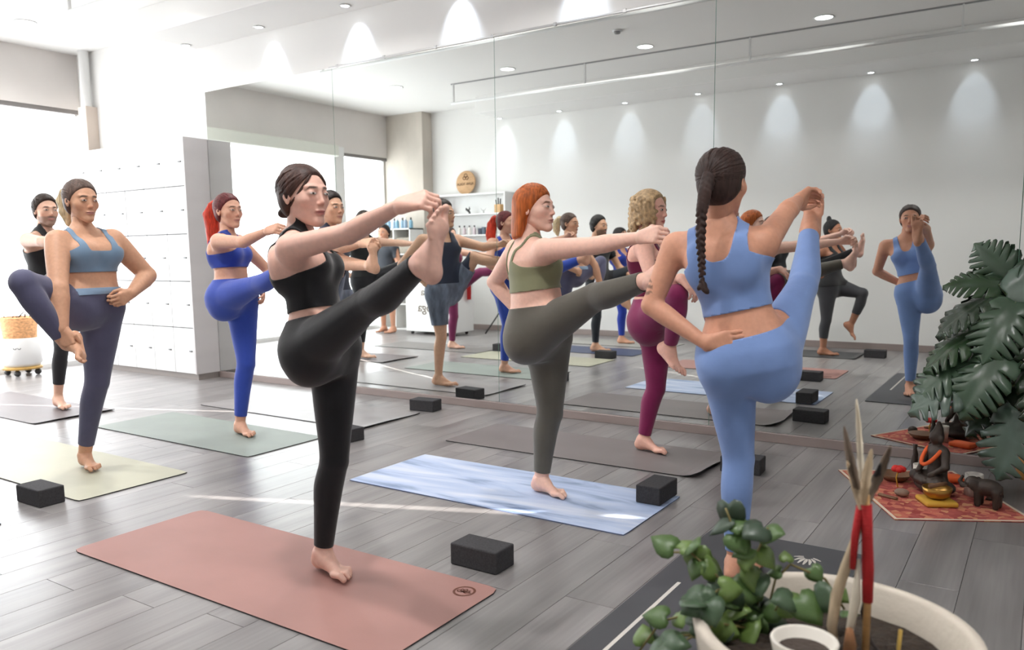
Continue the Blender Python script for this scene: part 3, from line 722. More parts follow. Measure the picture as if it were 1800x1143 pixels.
        if st == 'lowbun':
            for (x, y, z, r) in ((0, -.100, -.052, .030), (.014, -.112, -.060, .020), (-.012, -.108, -.040, .020), (0, -.118, -.052, .018)): F.ell(P(x, y, z), H, (r, r*.9, r*.85), .008)
        if st == 'topbun':
            for (x, y, z, r) in ((0, -.055, .125, .028), (.006, -.06, .145, .022), (0, -.05, .11, .024)): F.ell(P(x, y, z), H, (r, r, r), .012)
        hobj('hair', F, hm, strands(P, hs, tgt, nst, .0105 if short else .008, len(cfg['label']), frac=.55 if short else 1.0, jit=.16 if short else .05, off=.014 if short else .021, rad=.0055 if short else .0042))
        if st in ('pony', 'braid'):
            pts = [np.array(q) for q in cfg['tail']]; m2 = cfg.get('tail_mat', hm)
            pp = [P(*q) for q in pts]
            G = Field(np.min(pp, 0)-.07, np.max(pp, 0)+.07, hres)
            if st == 'braid':
                tot = 44; seg = np.linspace(0, len(pp)-1, tot)
                for i, q in enumerate(seg):
                    a = int(min(q, len(pp)-2)); c_ = pp[a]+(pp[a+1]-pp[a])*(q-a); r = .024*(1-.55*i/tot) if i < tot-5 else .009+.003*(i-tot+5)
                    side = (1 if i % 2 else -1)
                    tw = nrm(H[0]*side*.8-H[2]*.9)
                    G.ell(c_+H[0]*side*r*.42, (tw, np.cross(tw, H[1]), H[1]), (r*1.05, r*.52, r*.72), .002)
            else:
                rr = cfg['tail_r']; rg = np.random.default_rng(5)
                G.chain(list(zip(pp, rr)), .01)
                for i in range(14):
                    o = np.array([rg.normal(0, 1) for _ in range(3)]); ch = []
                    for j, (q, r) in enumerate(zip(pp, rr)): ch.append((q+o*r*.45+H[0]*.008*math.sin(j*1.7+i)*(j > 0), r*.42))
                    G.chain(ch, .006)
            hobj('braid' if st == 'braid' else 'ponytail', G, m2)
            if cfg.get('tie'):
                a, b = pp[0], pp[1]; bm = sphere(tuple(a+(b-a)*.15), .021, seg=12, ring=8); obj('hair_tie', bm, cfg['tie'], body, True)
    return body
# ---------------------------------------------------------------- mirror, lockers, mats, blocks
def build_mirror():
    m = mat('mirror_silver', (.80,.825,.81), .0, 1.0); em = mat('glass_edge', (.10,.20,.15), .3)
    t = empty('wall_mirror', (0, 0, .065)); tag(t, 'frameless wall mirror of five tall panels above the skirting', 'mirror')
    w = 1.7275
    for k in range(5):
        a = (-7.095 if k == 0 else -7.04+w*k); b = min(-7.04+w*(k+1), X1)-.004
        obj('mirror_panel', mbox((a, 0, 0), (b, .004, 2.805)), m, t)
        obj('panel_edge', mbox((b, .0005, 0), (b+.004, .004, 2.805)), em, t)
    obj('top_channel', mbox((-5.35, -.008, 2.800), (X1, .004, 2.815), .002), ALU, t)
    for k in range(12): 
        x = -5.25+k*.55; obj('clip', mbox((x-.012, -.010, 2.796), (x+.012, .003, 2.822), .002), ALU, t)
build_mirror()

def build_lockers():
    t = empty('locker_cabinet', (-9.2, 0, 0)); tag(t, 'white wall of lockers with small handles, grey side panel', 'lockers')
    Wd = mat('locker_white', (.84,.84,.84), .25, spec=.5); grey = mat('locker_side', srgb(206,202,202), .45, noise=((1,1,6), .03)); hm = mat('handle_grey', (.12,.12,.12), .4, .3)
    kick = mat('kick_taupe', srgb(140,132,128), .5)
    w, n, z0, rh = 2.10/6, 6, .06, .47
    obj('carcass', mbox((0, -.255, z0), (2.08, 0, 2.41)), mat('carcass_grey', (.12,.12,.12), .6), t)
    obj('side_panel', mbox((2.08, -.278, z0), (2.102, 0, 2.412), .002), grey, t); obj('kick_board', mbox((0, -.255, 0), (2.095, -.01, z0)), kick, t)
    for i in range(n):
        for j in range(5):
            a, b, c, d = i*w+.0055, (i+1)*w-.0055, z0+j*rh+.0055, z0+(j+1)*rh-.0055
            if i == 3 and j == 3: a += .008
            door = obj('door', mbox((a, -.278, c), (min(b, 2.078), -.256, d), .0015), Wd, t)
            zz = z0+j*rh+rh*.5
            obj('handle', mbox((b-.085, -.290, zz-.008), (b-.040, -.277, zz+.008), .003), hm, door)
build_lockers()

def mat_tex(name, c, marble=None, rough=.52):
    m = mat(name, c, rough, noise=((2.2, 3.2, 1), .07, 4), bump=(140, .25, .001), spec=.35)
    if marble:
        nt = m.node_tree; b = nt.nodes['Principled BSDF']; N = nt.nodes.new; Lk = nt.links.new
        tc = N('ShaderNodeTexCoord'); mp = N('ShaderNodeMapping'); mp.inputs['Scale'].default_value = (1.0, 5.2, 1); mp.inputs['Rotation'].default_value = (0, 0, -.16); Lk(tc.outputs['Object'], mp.inputs['Vector'])
        n = N('ShaderNodeTexNoise'); n.inputs['Scale'].default_value = 1.0; n.inputs['Detail'].default_value = 6; n.inputs['Distortion'].default_value = 1.4; Lk(mp.outputs[0], n.inputs['Vector'])
        r = N('ShaderNodeValToRGB'); els = r.color_ramp.elements; els[0].position = .30; els[0].color = (*marble[0], 1); els[1].position = .66; els[1].color = (*marble[2], 1)
        e = els.new(.46); e.color = (*marble[1], 1); Lk(n.outputs['Fac'], r.inputs[0]); Lk(r.outputs[0], b.inputs['Base Color'])
    return m
def yoga_mat(x0, x1, y0, y1, m, label, edge=None, curl=0.0, rounded=.02, group=None):
    L, W = x1-x0, y1-y0; nx, ny = 40, 14; th = .005
    bm = bmesh.new(); top, bot = [], []
    rg = random.Random(label)
    ph = [rg.uniform(0, 6) for _ in range(3)]
    for lay, store in ((1, top), (0, bot)):
        for i in range(nx+1):
            row = []
            for j in range(ny+1):
                u, v = i/nx, j/ny; x, y = -L/2+L*u, -W/2+W*v
                ex = max(0, abs(x)-(L/2-rounded)); ey = max(0, abs(y)-(W/2-rounded)); q = math.hypot(ex, ey)
                if ex > 0 and ey > 0 and q > rounded: s = rounded/q; x = math.copysign(L/2-rounded+ex*s, x); y = math.copysign(W/2-rounded+ey*s, y)
                lift = 0
                if curl and u > .93: lift = curl*((u-.93)/.07)**2*(.35+.65*abs(math.sin(v*2.6+ph[0])))
                row.append(bm.verts.new((x, y, .0008+th*lay+lift)))
            store.append(row)
    for i in range(nx):
        for j in range(ny):
            bm.faces.new((top[i][j], top[i+1][j], top[i+1][j+1], top[i][j+1])); bm.faces.new((bot[i][j], bot[i][j+1], bot[i+1][j+1], bot[i+1][j]))
    for i in range(nx):
        for j in (0, ny):
            q = (bot[i][j], bot[i+1][j], top[i+1][j], top[i][j]); f = bm.faces.new(q if j == 0 else q[::-1]); f.material_index = 1
    for j in range(ny):
        for i in (0, nx):
            q = (bot[i][j], bot[i][j+1], top[i][j+1], top[i][j]); f = bm.faces.new(q[::-1] if i == 0 else q); f.material_index = 1
    o = obj('yoga_mat', bm, [m, edge or mat('mat_edge', (.03,.03,.03), .8)]); o.location = ((x0+x1)/2, (y0+y1)/2, 0)
    for p_ in o.data.polygons: p_.use_smooth = False
    return tag(o, label, 'yoga mat', group)
MZ = .006
def build_mats():
    pink = yoga_mat(-3.42, -1.63, -3.49, -2.85, mat_tex('pink_rubber', srgb(164,122,115)), 'dusty pink yoga mat with a small round emblem in its corner', rounded=.04)
    em = mat('emblem_brown', srgb(96,48,28), .7)
    c = (1.79/2-.10, .64/2-.09)
    for r0, r1 in ((.034,.0435),):
        bm = bmesh.new(); n = 36
        a = [bm.verts.new((c[0]+r0*math.cos(2*PI*i/n), c[1]+r0*math.sin(2*PI*i/n), .0064)) for i in range(n)]; b = [bm.verts.new((c[0]+r1*math.cos(2*PI*i/n), c[1]+r1*math.sin(2*PI*i/n), .0064)) for i in range(n)]
        for i in range(n): bm.faces.new((a[i], b[i], b[(i+1) % n], a[(i+1) % n]))
        for k in range(5):      # lotus petals inside the ring
            an = PI/2+(k-2)*.62; d = Vector((math.cos(an), math.sin(an), 0)); s = Vector((-d.y, d.x, 0)); o_ = Vector((c[0], c[1]-.012, .0064))
            for q0, q1 in (((.004, 0), (.018, .009)), ((.018, .009), (.032, 0)), ((.004, 0), (.018, -.009)), ((.018, -.009), (.032, 0))):
                p0, p1 = o_+d*q0[0]+s*q0[1], o_+d*q1[0]+s*q1[1]; t_ = (p1-p0).normalized(); nn = Vector((-t_.y, t_.x, 0))*.0024
                bm.faces.new([bm.verts.new(v) for v in (p0-nn, p1-nn, p1+nn, p0+nn)])
    bmesh.ops.recalc_face_normals(bm, faces=bm.faces[:]); obj('emblem', bm, em, pink)
    yoga_mat(-3.17, -1.49, -2.09, -1.43, mat_tex('blue_marble', (.4,.5,.7), (srgb(104,124,160), srgb(176,192,222), srgb(214,220,236))), 'pale blue marbled yoga mat with white veins', edge=mat('blue_edge', srgb(96,108,140), .7), rounded=.01)
    yoga_mat(-3.30, -1.53, -1.07, -.45, mat_tex('grey_rubber', srgb(122,114,114), rough=.5), 'grey yoga mat close to the mirror, right end curling up', curl=.03)
    yoga_mat(-5.82, -4.08, -2.05, -1.41, mat_tex('sage_rubber', srgb(136,144,138)), 'sage green yoga mat under the red-haired woman')
    yoga_mat(-5.85, -4.09, -3.10, -2.46, mat_tex('pale_green_rubber', srgb(178,176,156)), 'pale olive green yoga mat')
    yoga_mat(-8.08, -6.31, -2.24, -1.60, mat_tex('brown_rubber', srgb(92,82,82)), 'dark brown yoga mat near the lockers', curl=.012)
    yoga_mat(-5.90, -4.03, -1.10, -.44, mat_tex('silver_rubber', srgb(150,146,146), rough=.4), 'shiny light grey yoga mat close to the mirror', curl=.01)
    tm = yoga_mat(-1.19, -.55, -3.54, -1.79, mat_tex('charcoal_rubber', srgb(72,72,76)), 'charcoal yoga mat lying crosswise under the teacher', rounded=.02)
    wm = mat('print_white', srgb(214,208,200), .7)
    obj('printed_line', mbox((-.226, -.87, .006), (-.212, .22, .0064)), wm, tm)
    bm = bmesh.new()
    for k in range(7):
        a = PI*(.1+.8*k/6); p0 = Vector((.13, .74, .0062)); d = Vector((math.cos(a)*.55, -math.sin(a), 0)); 
        tube([p0+d*.035, p0+d*.06+Vector((.004*math.sin(k), 0, 0)), p0+d*.10], [.004,.007,.003], 6, bm)
    for v in bm.verts: v.co.z = .0062+(v.co.z-.0062)*.1
    obj('printed_flower', bm, wm, tm)
    yoga_mat(-5.81, -4.05, -4.10, -3.48, mat_tex('navy_rubber', srgb(66,76,106)), 'navy blue yoga mat')
    yoga_mat(-5.75, -3.98, -4.97, -4.33, mat_tex('light_grey_rubber', srgb(158,156,150)), 'light grey yoga mat beside the back wall')
    yoga_mat(-3.52, -1.74, -5.04, -4.40, mat_tex('black_rubber', srgb(70,70,72)), 'black yoga mat beside the back wall', curl=.012)
    yoga_mat(-7.62, -5.88, -3.46, -2.84, mat_tex('ash_rubber', srgb(120,116,114)), 'ash grey yoga mat in front of the white counter')
build_mats()
def build_blocks():
    bm_ = mat('foam_charcoal', srgb(66,65,67), .85, noise=(120, .18), bump=(160, .4, .0015), spec=.2)
    b = mbox((-.1125, -.065, 0), (.1125, .065, .090), .006, 2); me = bpy.data.meshes.new('yoga_block'); b.to_mesh(me); b.free(); me.materials.append(bm_)
    for x, y, rz, z, lab in ((-1.832, -2.683, 0, 0, 'charcoal foam yoga block on the floor behind the pink mat'), (-1.578, -1.525, PI/2, MZ, 'charcoal foam yoga block standing on the pale blue marbled mat'),
        (-1.375, -.785, .06, 0, 'charcoal foam yoga block at the curled end of the grey mat'), (-4.10, -.30, .10, 0, 'charcoal foam yoga block against the mirror, beside the shiny grey mat'),
        (-3.87, -1.42, PI/2-.1, 0, 'charcoal foam yoga block at the end of the sage green mat'), (-4.265, -3.20, .02, 0, 'charcoal foam yoga block beside the pale olive mat'),
        (-1.585, -4.70, 0, 0, 'charcoal foam yoga block at the end of the black mat'), (-5.745, -3.22, .0, 0, 'charcoal foam yoga block at the end of the ash grey mat')):
        o = bpy.data.objects.new('yoga_block', me); COL.objects.link(o); o.location = (x, y, z+.0003); o.rotation_euler = (0, 0, rz); tag(o, lab, 'yoga block', 'foam yoga blocks')
build_blocks()
# ---------------------------------------------------------------- reception corner seen in the mirror
def build_reception():
    W = mat('white_laminate', (.82,.82,.81), .35); wood = mat('pale_wood', srgb(206,164,112), .5, noise=((4,4,30), .12, 4)); dark = mat('matte_black', (.03,.03,.03), .5)
    c = empty('reception_counter', (-7.87, -4.58, 0)); tag(c, 'white reception counter with dark lettering on its front', 'counter')
    obj('body', mbox((-.45, -.24, .05), (.50, .25, .86), .004), W, c); obj('top', mbox((-.47, -.28, .86), (.53, .28, .90), .004), W, c); None
    for sx in (-.38, .42):
        for sy in (-.16, .18): obj('castor', sphere((sx, sy, .026), .026, seg=12, ring=8), dark, c, True)
    lm = mat('letter_bronze', srgb(112,98,84), .5)
    for s, size, x, z in (('alma', .17, .02, .66), ('yoga', .20, -.02, .42)):
        o = obj('lettering', text_mesh(s, size, .003), lm, c); o.location = (x, .253, z); o.rotation_euler = (PI/2, 0, PI)
    red = mat('red_cloth', srgb(206,52,52), .8)
    bm = bmesh.new()
    for i in range(9):
        for s in (0, 1): pass
    n = 10; rows = [[bm.verts.new((.002+.006*math.sin(i*1.3+s), -.20+.11*i/(n-1)*1.0, z)) for i in range(n)] for s, z in enumerate((.90, .80, .70, .56))]
    for a, b in zip(rows, rows[1:]):
        for i in range(n-1): bm.faces.new((a[i], a[i+1], b[i+1], b[i]))
    bmesh.ops.solidify(bm, geom=bm.faces[:], thickness=.006)
    o = obj('red_towel', bm, red); o.location = (-7.87+.545, -4.50, -.02); tag(o, 'red towel hanging down the side of the reception counter', 'towel')
    # wall shelf
    s = empty('wall_shelf', (-7.74, Y0, 0)); tag(s, 'white open wall shelf unit above the counter', 'shelf')
    for nme, lo, hi in (('top_board', (-.71,0,2.155),(.71,.26,2.18)), ('shelf_board', (-.71,0,1.845),(.71,.26,1.865)), ('shelf_board', (-.71,0,1.515),(.71,.26,1.535)), ('side_board', (-.735,0,1.5),(-.71,.26,2.18)), ('side_board', (.71,0,1.5),(.735,.26,2.18)), ('back_board', (-.71,0,1.53),(.71,.012,2.16))): obj(nme, mbox(lo, hi, .002), W, s)
    yb = Y0+.14
    d = empty('wooden_disc_sign', (-7.88, Y0+.10, 2.182)); tag(d, 'round wooden sign with burnt lettering standing on the wall shelf', 'sign'); d.rotation_euler = (.10, 0, 0)
    b = lathe([(0,-.009),(.185,-.009),(.19,-.005),(.19,.005),(.185,.009),(0,.009)], 40); bmesh.ops.rotate(b, verts=b.verts, cent=(0,0,0), matrix=Matrix.Rotation(-PI/2, 3, 'X')); bmesh.ops.translate(b, verts=b.verts, vec=(0,0,.19)); obj('disc', b, mat('cork_wood', srgb(196,158,118), .7, noise=((8,8,60), .15, 3)), d, True)
    o = obj('lettering', text_mesh('ALMA YOGA', .058, .002), mat('burnt', srgb(84,60,42), .7), d); o.location = (0, .011, .165); o.rotation_euler = (PI/2, 0, PI)
    bm = bmesh.new()
    for cx, cz, r in ((-.026,.262,.026),(.026,.262,.026),(0,.300,.030)):
        n = 22; tube([(cx+r*math.cos(2*PI*i/n), .011, cz+r*math.sin(2*PI*i/n)) for i in range(n+1)], .0055, 6, bm)
    obj('emblem', bm, mat('burnt_emblem', srgb(96,66,44), .7), d)
    def vase(nm, x, z, prof, m, lab, cat, y=yb):
        o = obj(nm, lathe(prof, 24), m, None, True); o.location = (x, y, z); return tag(o, lab, cat)
    v = empty('red_vase', (-8.24, yb, 1.866)); tag(v, 'red round vase with a dark dried stalk on the upper shelf', 'vase')
    obj('body', lathe([(0,0),(.035,0),(.062,.03),(.065,.06),(.04,.095),(.022,.105),(.022,.115),(.014,.115),(.014,.09),(0,.08)], 24), mat('red_glaze', srgb(206,60,56), .3), v, True); obj('stalk', tube([(0,0,.08),(.006,.004,.15),(.0,.0,.22),(-.01,0,.27)], [.006,.012,.014,.003], 8), dark, v, True)
    f = empty('black_figurine', (-7.80, yb, 1.866)); tag(f, 'small black abstract figurine on the upper shelf', 'figurine')
    obj('body', tube([(.03,0,0),(.028,0,.03),(-.005,0,.06),(-.035,0,.075),(-.04,0,.10)], [.02,.016,.02,.018,.008], 10), dark, f, True); obj('arm', tube([(0,0,.06),(.03,0,.08),(.025,0,.115)], [.014,.012,.006], 8), dark, f, True)
    f = empty('silver_figurine', (-7.50, yb, 1.866)); tag(f, 'small silver figurine with raised arms on the upper shelf', 'figurine')
    obj('body', tube([(0,0,0),(.002,0,.03),(0,0,.055)], [.018,.010,.012], 10), ALU, f, True); obj('arm', tube([(0,0,.04),(-.03,0,.055),(-.05,0,.085)], [.008,.007,.004], 8), ALU, f, True); obj('arm', tube([(0,0,.04),(.03,0,.055),(.05,0,.085)], [.008,.007,.004], 8), ALU, f, True)
    k = empty('utensil_box', (-7.20, yb, 1.866)); tag(k, 'pale wooden box of black-handled tools on the upper shelf', 'box')
    obj('box', mbox((-.055,-.05,0),(.055,.05,.13),.004), wood, k)
    for i in range(5): obj('handle', tube([(-.035+.017*i, .012*(-1)**i, .12), (-.045+.022*i, .015*(-1)**i, .20+.015*(i % 3))], .010, 8), dark, k, True)
    cols = [srgb(230,226,220), srgb(206,190,196), srgb(40,44,60), srgb(226,220,190)]
    for i, x in enumerate((-7.98,-7.88,-7.78,-7.68)):
        b = empty('bottle', (x, yb, 1.536)); tag(b, 'small pale bottle with dark cap on the lower shelf', 'bottle', 'bottles on the lower shelf')
        obj('flask', lathe([(0,0),(.024,0),(.026,.01),(.026,.09),(.012,.115),(.010,.125),(0,.125)], 16), mat('flask_%d' % i, cols[i % 2], .3), b, True); obj('cap', lathe([(0,.124),(.013,.124),(.013,.15),(0,.15)], 14), dark, b, True)
    for i, (x, c_) in enumerate(((-7.56, (44,48,66)), (-7.49, (74,84,100)), (-7.40, (228,222,192)), (-8.14, (210,186,178)))):
        b = obj('small_box', mbox((-.032,-.03,0),(.032,.03,.10+.015*(i % 2)),.003), mat('box_%d' % i, srgb(*c_), .6)); b.location = (x, yb, 1.536); tag(b, ('dark navy carton', 'slate blue carton', 'cream carton', 'dusty pink carton')[i]+' on the lower shelf', 'box')
    # cubby with bottles
    q = empty('cube_shelf', (-9.0, -5.02, 0)); tag(q, 'white cube shelf standing in front of the concrete column', 'shelf')
    cm = mat('cubby_white', (.8,.8,.78), .4)
    for i in range(5): obj('shelf_board', mbox((-.36,-.17,i*.41), (.36,.17,i*.41+.02)), cm, q)
    for i in range(3): obj('upright', mbox((-.36+i*.35-.0,-.17,0), (-.36+i*.35+.02,.17,1.66)), cm, q)
    for i in range(7):
        b = empty('spray_bottle', (-9.28+i*.09, -5.0+.03*(i % 2), 1.661)); tag(b, 'clear blue bottle in the row on the cube shelf', 'bottle', 'bottles on the cube shelf')
        obj('flask', lathe([(0,0),(.03,0),(.032,.01),(.032,.11),(.014,.14),(0,.14)], 16), mat('aqua_%d' % i, srgb(120+10*(i % 3),160,180), .2), b, True); obj('cap', lathe([(0,.139),(.014,.139),(.014,.175),(0,.175)], 12), cm if i % 2 else dark, b, True)
    for i in range(4):
        b = obj('storage_box', mbox((-.15,-.14,0),(.15,.14,.26),.006), mat('linen_%d' % i, srgb(190-12*i,182-12*i,170-12*i), .8, noise=(30,.1))); b.location = (-9.165+(i % 2)*.35, -5.02, .431+.41*(1+i//2)); tag(b, ('cream', 'oatmeal', 'sand', 'taupe')[i]+' fabric storage box inside the cube shelf', 'box')
    # stand and basket by the counter
    t = empty('tripod_stand', (-6.92, -4.98, 0)); tag(t, 'black tripod stand beside the reception counter', 'stand')
    obj('pole', tube([(0,0,.22),(0,0,1.05)], .012, 10), dark, t, True)
    for a in (.4, 2.5, 4.6): obj('leg', tube([(0,0,.42),(.28*math.cos(a),.28*math.sin(a),.012)], .011, 8), dark, t, True)
    b = empty('woven_basket', (-6.60, -5.22, 0)); tag(b, 'woven seagrass basket holding rolled mats by the back wall', 'basket')
    obj('basket_body', lathe([(0,0),(.12,0),(.15,.12),(.15,.28),(.14,.28),(.135,.02),(0,.02)], 28), mat('seagrass', srgb(150,138,104), .8, bump=((60,60,60), .8, .01), noise=(40,.2)), b, True)
    for i, (x, y, h, c_) in enumerate(((.05,.03,.52,(96,110,100)), (-.06,.02,.56,(120,126,140)), (0,-.06,.48,(84,84,90)))):
        o = obj('rolled_mat', lathe([(0,0),(.048,0),(.05,.01),(.05,h),(.03,h),(.028,h-.02),(0,h-.02)], 20), mat('roll_%d' % i, srgb(*c_), .7), None, True); o.location = (-6.60+x, -5.22+y, .03); tag(o, ('sage rolled mat', 'blue-grey rolled mat', 'dark rolled mat')[i]+' standing in the woven basket', 'yoga mat')
build_reception()

def planter(loc, label, tagtxt):
    p = empty('rolling_planter', loc); tag(p, label, 'planter')
    dark = mat('castor_black', (.04,.04,.04), .4); gold = mat('gold_wood', srgb(196,156,84), .5, noise=((6,6,30), .15))
    obj('trolley', lathe([(0,.07),(.19,.07),(.19,.10),(0,.10)], 32), gold, p, True)
    for k in range(4): a = PI/4+k*PI/2; obj('castor', sphere((.15*math.cos(a), .15*math.sin(a), .034), .034, seg=12, ring=8), dark, p, True)
    obj('pot', lathe([(0,.101),(.17,.101),(.20,.14),(.21,.40),(.20,.41),(.19,.40),(.185,.16),(0,.16)], 36), mat('glazed_white', (.82,.82,.81), .3), p, True)
    bk = obj('basket_insert', lathe([(.15,.18),(.16,.40),(.185,.62),(.175,.63),(.15,.42),(.0,.40)], 32), mat('wicker', srgb(214,160,112), .8, noise=((30,30,60), .3), bump=((50,50,70), .8, .01)), p, True)
    return p
def build_planters():
    p = planter((-9.16, -.97, 0), 'white planter on a wheeled trolley with a wicker basket insert by the facade', 'face')
    bm = bmesh.new(); rg = random.Random(4)
    for i in range(9):
        a = rg.uniform(0, 6.28); r = rg.uniform(.05, .16); tube([(.05*math.cos(a), .05*math.sin(a), .42), (r*math.cos(a), r*math.sin(a), .62), (r*1.3*math.cos(a+.4), r*1.3*math.sin(a+.4), .66+rg.uniform(0,.05))], [.006,.005,.003], 6, bm)
    obj('twigs', bm, mat('twig_dark', srgb(70,56,46), .8), p, True)
    bm = bmesh.new()
    for cx in (-.02, .02): tube([(cx+.014*math.cos(PI*(1+i/8)), 0, .014*math.sin(PI*(1+i/8))) for i in range(9)], .003, 6, bm)
    bmesh.ops.transform(bm, verts=bm.verts, matrix=Matrix.Translation((.168, -.118, .31)) @ Matrix.Rotation(-.61+PI/2, 4, 'Z'))
    obj('painted_face', bm, mat('paint_black', (.03,.03,.03), .5), p)
    planter((-9.05, -3.75, 0), 'white planter on a wheeled trolley beside the white window post', 'plain')
build_planters()

# ---------------------------------------------------------------- altar rug and its figures
def build_altar():
    A, B = Vector((-.92, -.50, 0)), Vector((-.52, -1.25, 0)); a = (A-B); La = a.length; a.normalize(); b = Vector((a.y, -a.x, 0)); Lb = .62
    rugm = mat('rug_red', srgb(176,96,84), .95, bump=(120, .6, .003)); nt = rugm.node_tree; N = nt.nodes.new; Lk = nt.links.new
    tc = N('ShaderNodeTexCoord'); v = N('ShaderNodeTexVoronoi'); v.inputs['Scale'].default_value = 34; Lk(tc.outputs['Object'], v.inputs['Vector']); r = N('ShaderNodeValToRGB'); e = r.color_ramp.elements
    e[0].position = .1; e[0].color = (*srgb(206,150,110), 1); e[1].position = .9; e[1].color = (*srgb(150,56,52), 1); q = e.new(.35); q.color = (*srgb(196,104,88), 1); q = e.new(.6); q.color = (*srgb(168,80,74), 1)
    Lk(v.outputs['Color'], r.inputs[0]); Lk(r.outputs[0], nt.nodes['Principled BSDF'].inputs['Base Color'])
    rz = math.atan2(b.y, b.x); rug = obj('patterned_rug', mbox((0,0,0),(Lb,La,.006),.002), rugm); rug.location = B; rug.rotation_euler = (0,0,rz); tag(rug, 'red patterned prayer rug with cream border in front of the mirror', 'rug')
    cream = mat('rug_cream', srgb(222,204,184), .9)
    for lo, hi in (((0,0,.006),(Lb,.014,.0072)), ((0,La-.014,.006),(Lb,La,.0072)), ((0,.014,.006),(.014,La-.014,.0072)), ((Lb-.014,.014,.006),(Lb,La-.014,.0072))): obj('border', mbox(lo, hi), cream, rug)
    Z = .0075
    stone = mat('dark_bronze', srgb(64,54,48), .5, .3, noise=(25,.25), bump=(60,.3,.003)); orange = mat('orange_cloth', srgb(226,96,44), .8); white = mat('white_ceramic', srgb(222,216,206), .4); gold = mat('gold_cloth', srgb(206,160,56), .7, bump=(60,.3,.003)); brass = mat('brass_bowl', srgb(176,136,70), .3, .9); wood = mat('dark_wood', srgb(120,84,58), .6, noise=((8,8,30),.2)); black = mat('matte_black2', (.03,.03,.03), .6)
    # seated statue from one distance field
    F = Field((-.14,-.13,0), (.14,.13,.40), .005); I3 = np.eye(3)
    F.ell((0,0,.035), I3, (.115,.085,.035), .02)                     # plinth
    for s in (-1, 1): F.cone((.03*s,0,.075), .034, (.095*s,.045,.07), .028, .02); F.cone((.095*s,.045,.068), .026, (-.03*s,.075,.068), .02, .012)
    F.cone((0,-.01,.075), .048, (0,-.01,.20), .042, .02); F.cone((-.03,-.01,.215), .034, (.03,-.01,.215), .034, .02)
    for s in (-1, 1): F.cone((.055*s,-.01,.215), .023, (.085*s,.005,.15), .018, .01); F.cone((.085*s,.005,.15), .017, (.05*s,.06,.105), .013, .01)
    F.cone((0,-.005,.23), .02, (0,0,.26), .019, .01); F.ell((0,.002,.288), I3, (.032,.036,.040), .01); F.ell((0,-.006,.325), I3, (.022,.022,.028), .012); F.ell((0,-.006,.352), I3, (.012,.012,.018), .008)
    F.ell((0,.036,.285), I3, (.006,.010,.009), .006)
    for s in (-1, 1): F.ell((.034*s,0,.28), I3, (.007,.012,.02), .006)
    V, Q = F.mesh(); st = empty('seated_statue', (-.415,-.70,Z), 2.25); tag(st, 'dark seated deity statue with orange garland on the rug', 'statue'); obj('figure', np_mesh('figure', V, Q), stone, st)
    obj('garland', tube([(.050*math.sin(2*PI*i/24), .030*math.cos(2*PI*i/24)+.012+.028*max(0, math.cos(2*PI*i/24)), .225-.075*max(0, math.cos(2*PI*i/24))) for i in range(25)], .010, 8), orange, st, True)
    def put(nm, bm, m, x, y, z, lab, cat, rz=0, grp=None): o = obj(nm, bm, m, None, True); o.location = (x, y, z); o.rotation_euler = (0,0,rz); return tag(o, lab, cat, grp)
    c = empty('gold_cushion', (-.385,-.90,Z), .5); tag(c, 'small yellow cushion under the brass bowl', 'cushion'); obj('pad', mbox((-.075,-.075,0),(.075,.075,.026),.012,3), gold, c, True)
    put('singing_bowl', lathe([(0,0),(.035,0),(.058,.018),(.068,.055),(.064,.057),(.054,.024),(.03,.008),(0,.006)], 32), brass, -.385, -.90, Z+.0262, 'brass singing bowl on the yellow cushion', 'bowl')
    put('mallet', tube([(-.05,.0,.0),(.06,.0,.0)], [.012,.010], 10), wood, -.385, -.90, Z+.092, 'wooden mallet laid across the brass singing bowl', 'mallet', 1.0)
    # elephant
    E = Field((-.12,-.06,0), (.12,.06,.24), .0045)
    E.ell((.02,0,.095), I3, (.062,.040,.042), .02); E.ell((-.048,0,.108), I3, (.034,.030,.032), .02)
    for x in (-.018,.062):
        for s in (-1, 1): E.cone((x,.022*s,.08), .017, (x+.002,.022*s,.012), .014, .012)
    for p0, p1, r0, r1 in (((-.07,0,.10),(-.093,0,.085),.014,.011), ((-.093,0,.085),(-.105,0,.105),.011,.009), ((-.105,0,.105),(-.095,0,.128),.009,.008)): E.cone(p0, r0, p1, r1, .006)
    for s in (-1, 1): E.ell((-.034,.034*s,.105), I3, (.020,.008,.028), .008); E.cone((-.068,.016*s,.092), .005, (-.088,.018*s,.08), .003, .003)
    E.cone((.078,0,.11), .006, (.088,0,.06), .003, .005)
    V, Q = E.mesh(); e_ = obj('elephant_figurine', np_mesh('elephant_figurine', V, Q), stone); e_.location = (-.195,-.83,Z-.001); e_.rotation_euler = (0,0,-.25); tag(e_, 'dark carved elephant figurine on the rug', 'figurine')
    i_ = put('incense_holder', tube([(0,0,0),(0,0,.012),(.002,0,.10)], [.016,.010,.009], 10), stone, -.175, -.70, Z, 'short dark incense stand behind the elephant', 'incense')
    put('white_candle', lathe([(0,0),(.042,0),(.042,.11),(.036,.112),(.034,.10),(0,.10)], 28), mat('marbled_white', srgb(212,206,198), .5, noise=(30,.2)), -.245, -.655, Z, 'white marbled candle jar beside the elephant', 'candle')
    put('white_cup', lathe([(0,0),(.030,0),(.036,.10),(.032,.10),(.026,.01),(0,.01)], 26), white, -.50, -.55, Z, 'plain white cup behind the statue', 'cup')
    put('wooden_bowl', lathe([(0,0),(.05,0),(.085,.035),(.080,.037),(.045,.010),(0,.008)], 32), wood, -.62, -.56, Z, 'shallow dark wooden bowl on the rug', 'bowl')
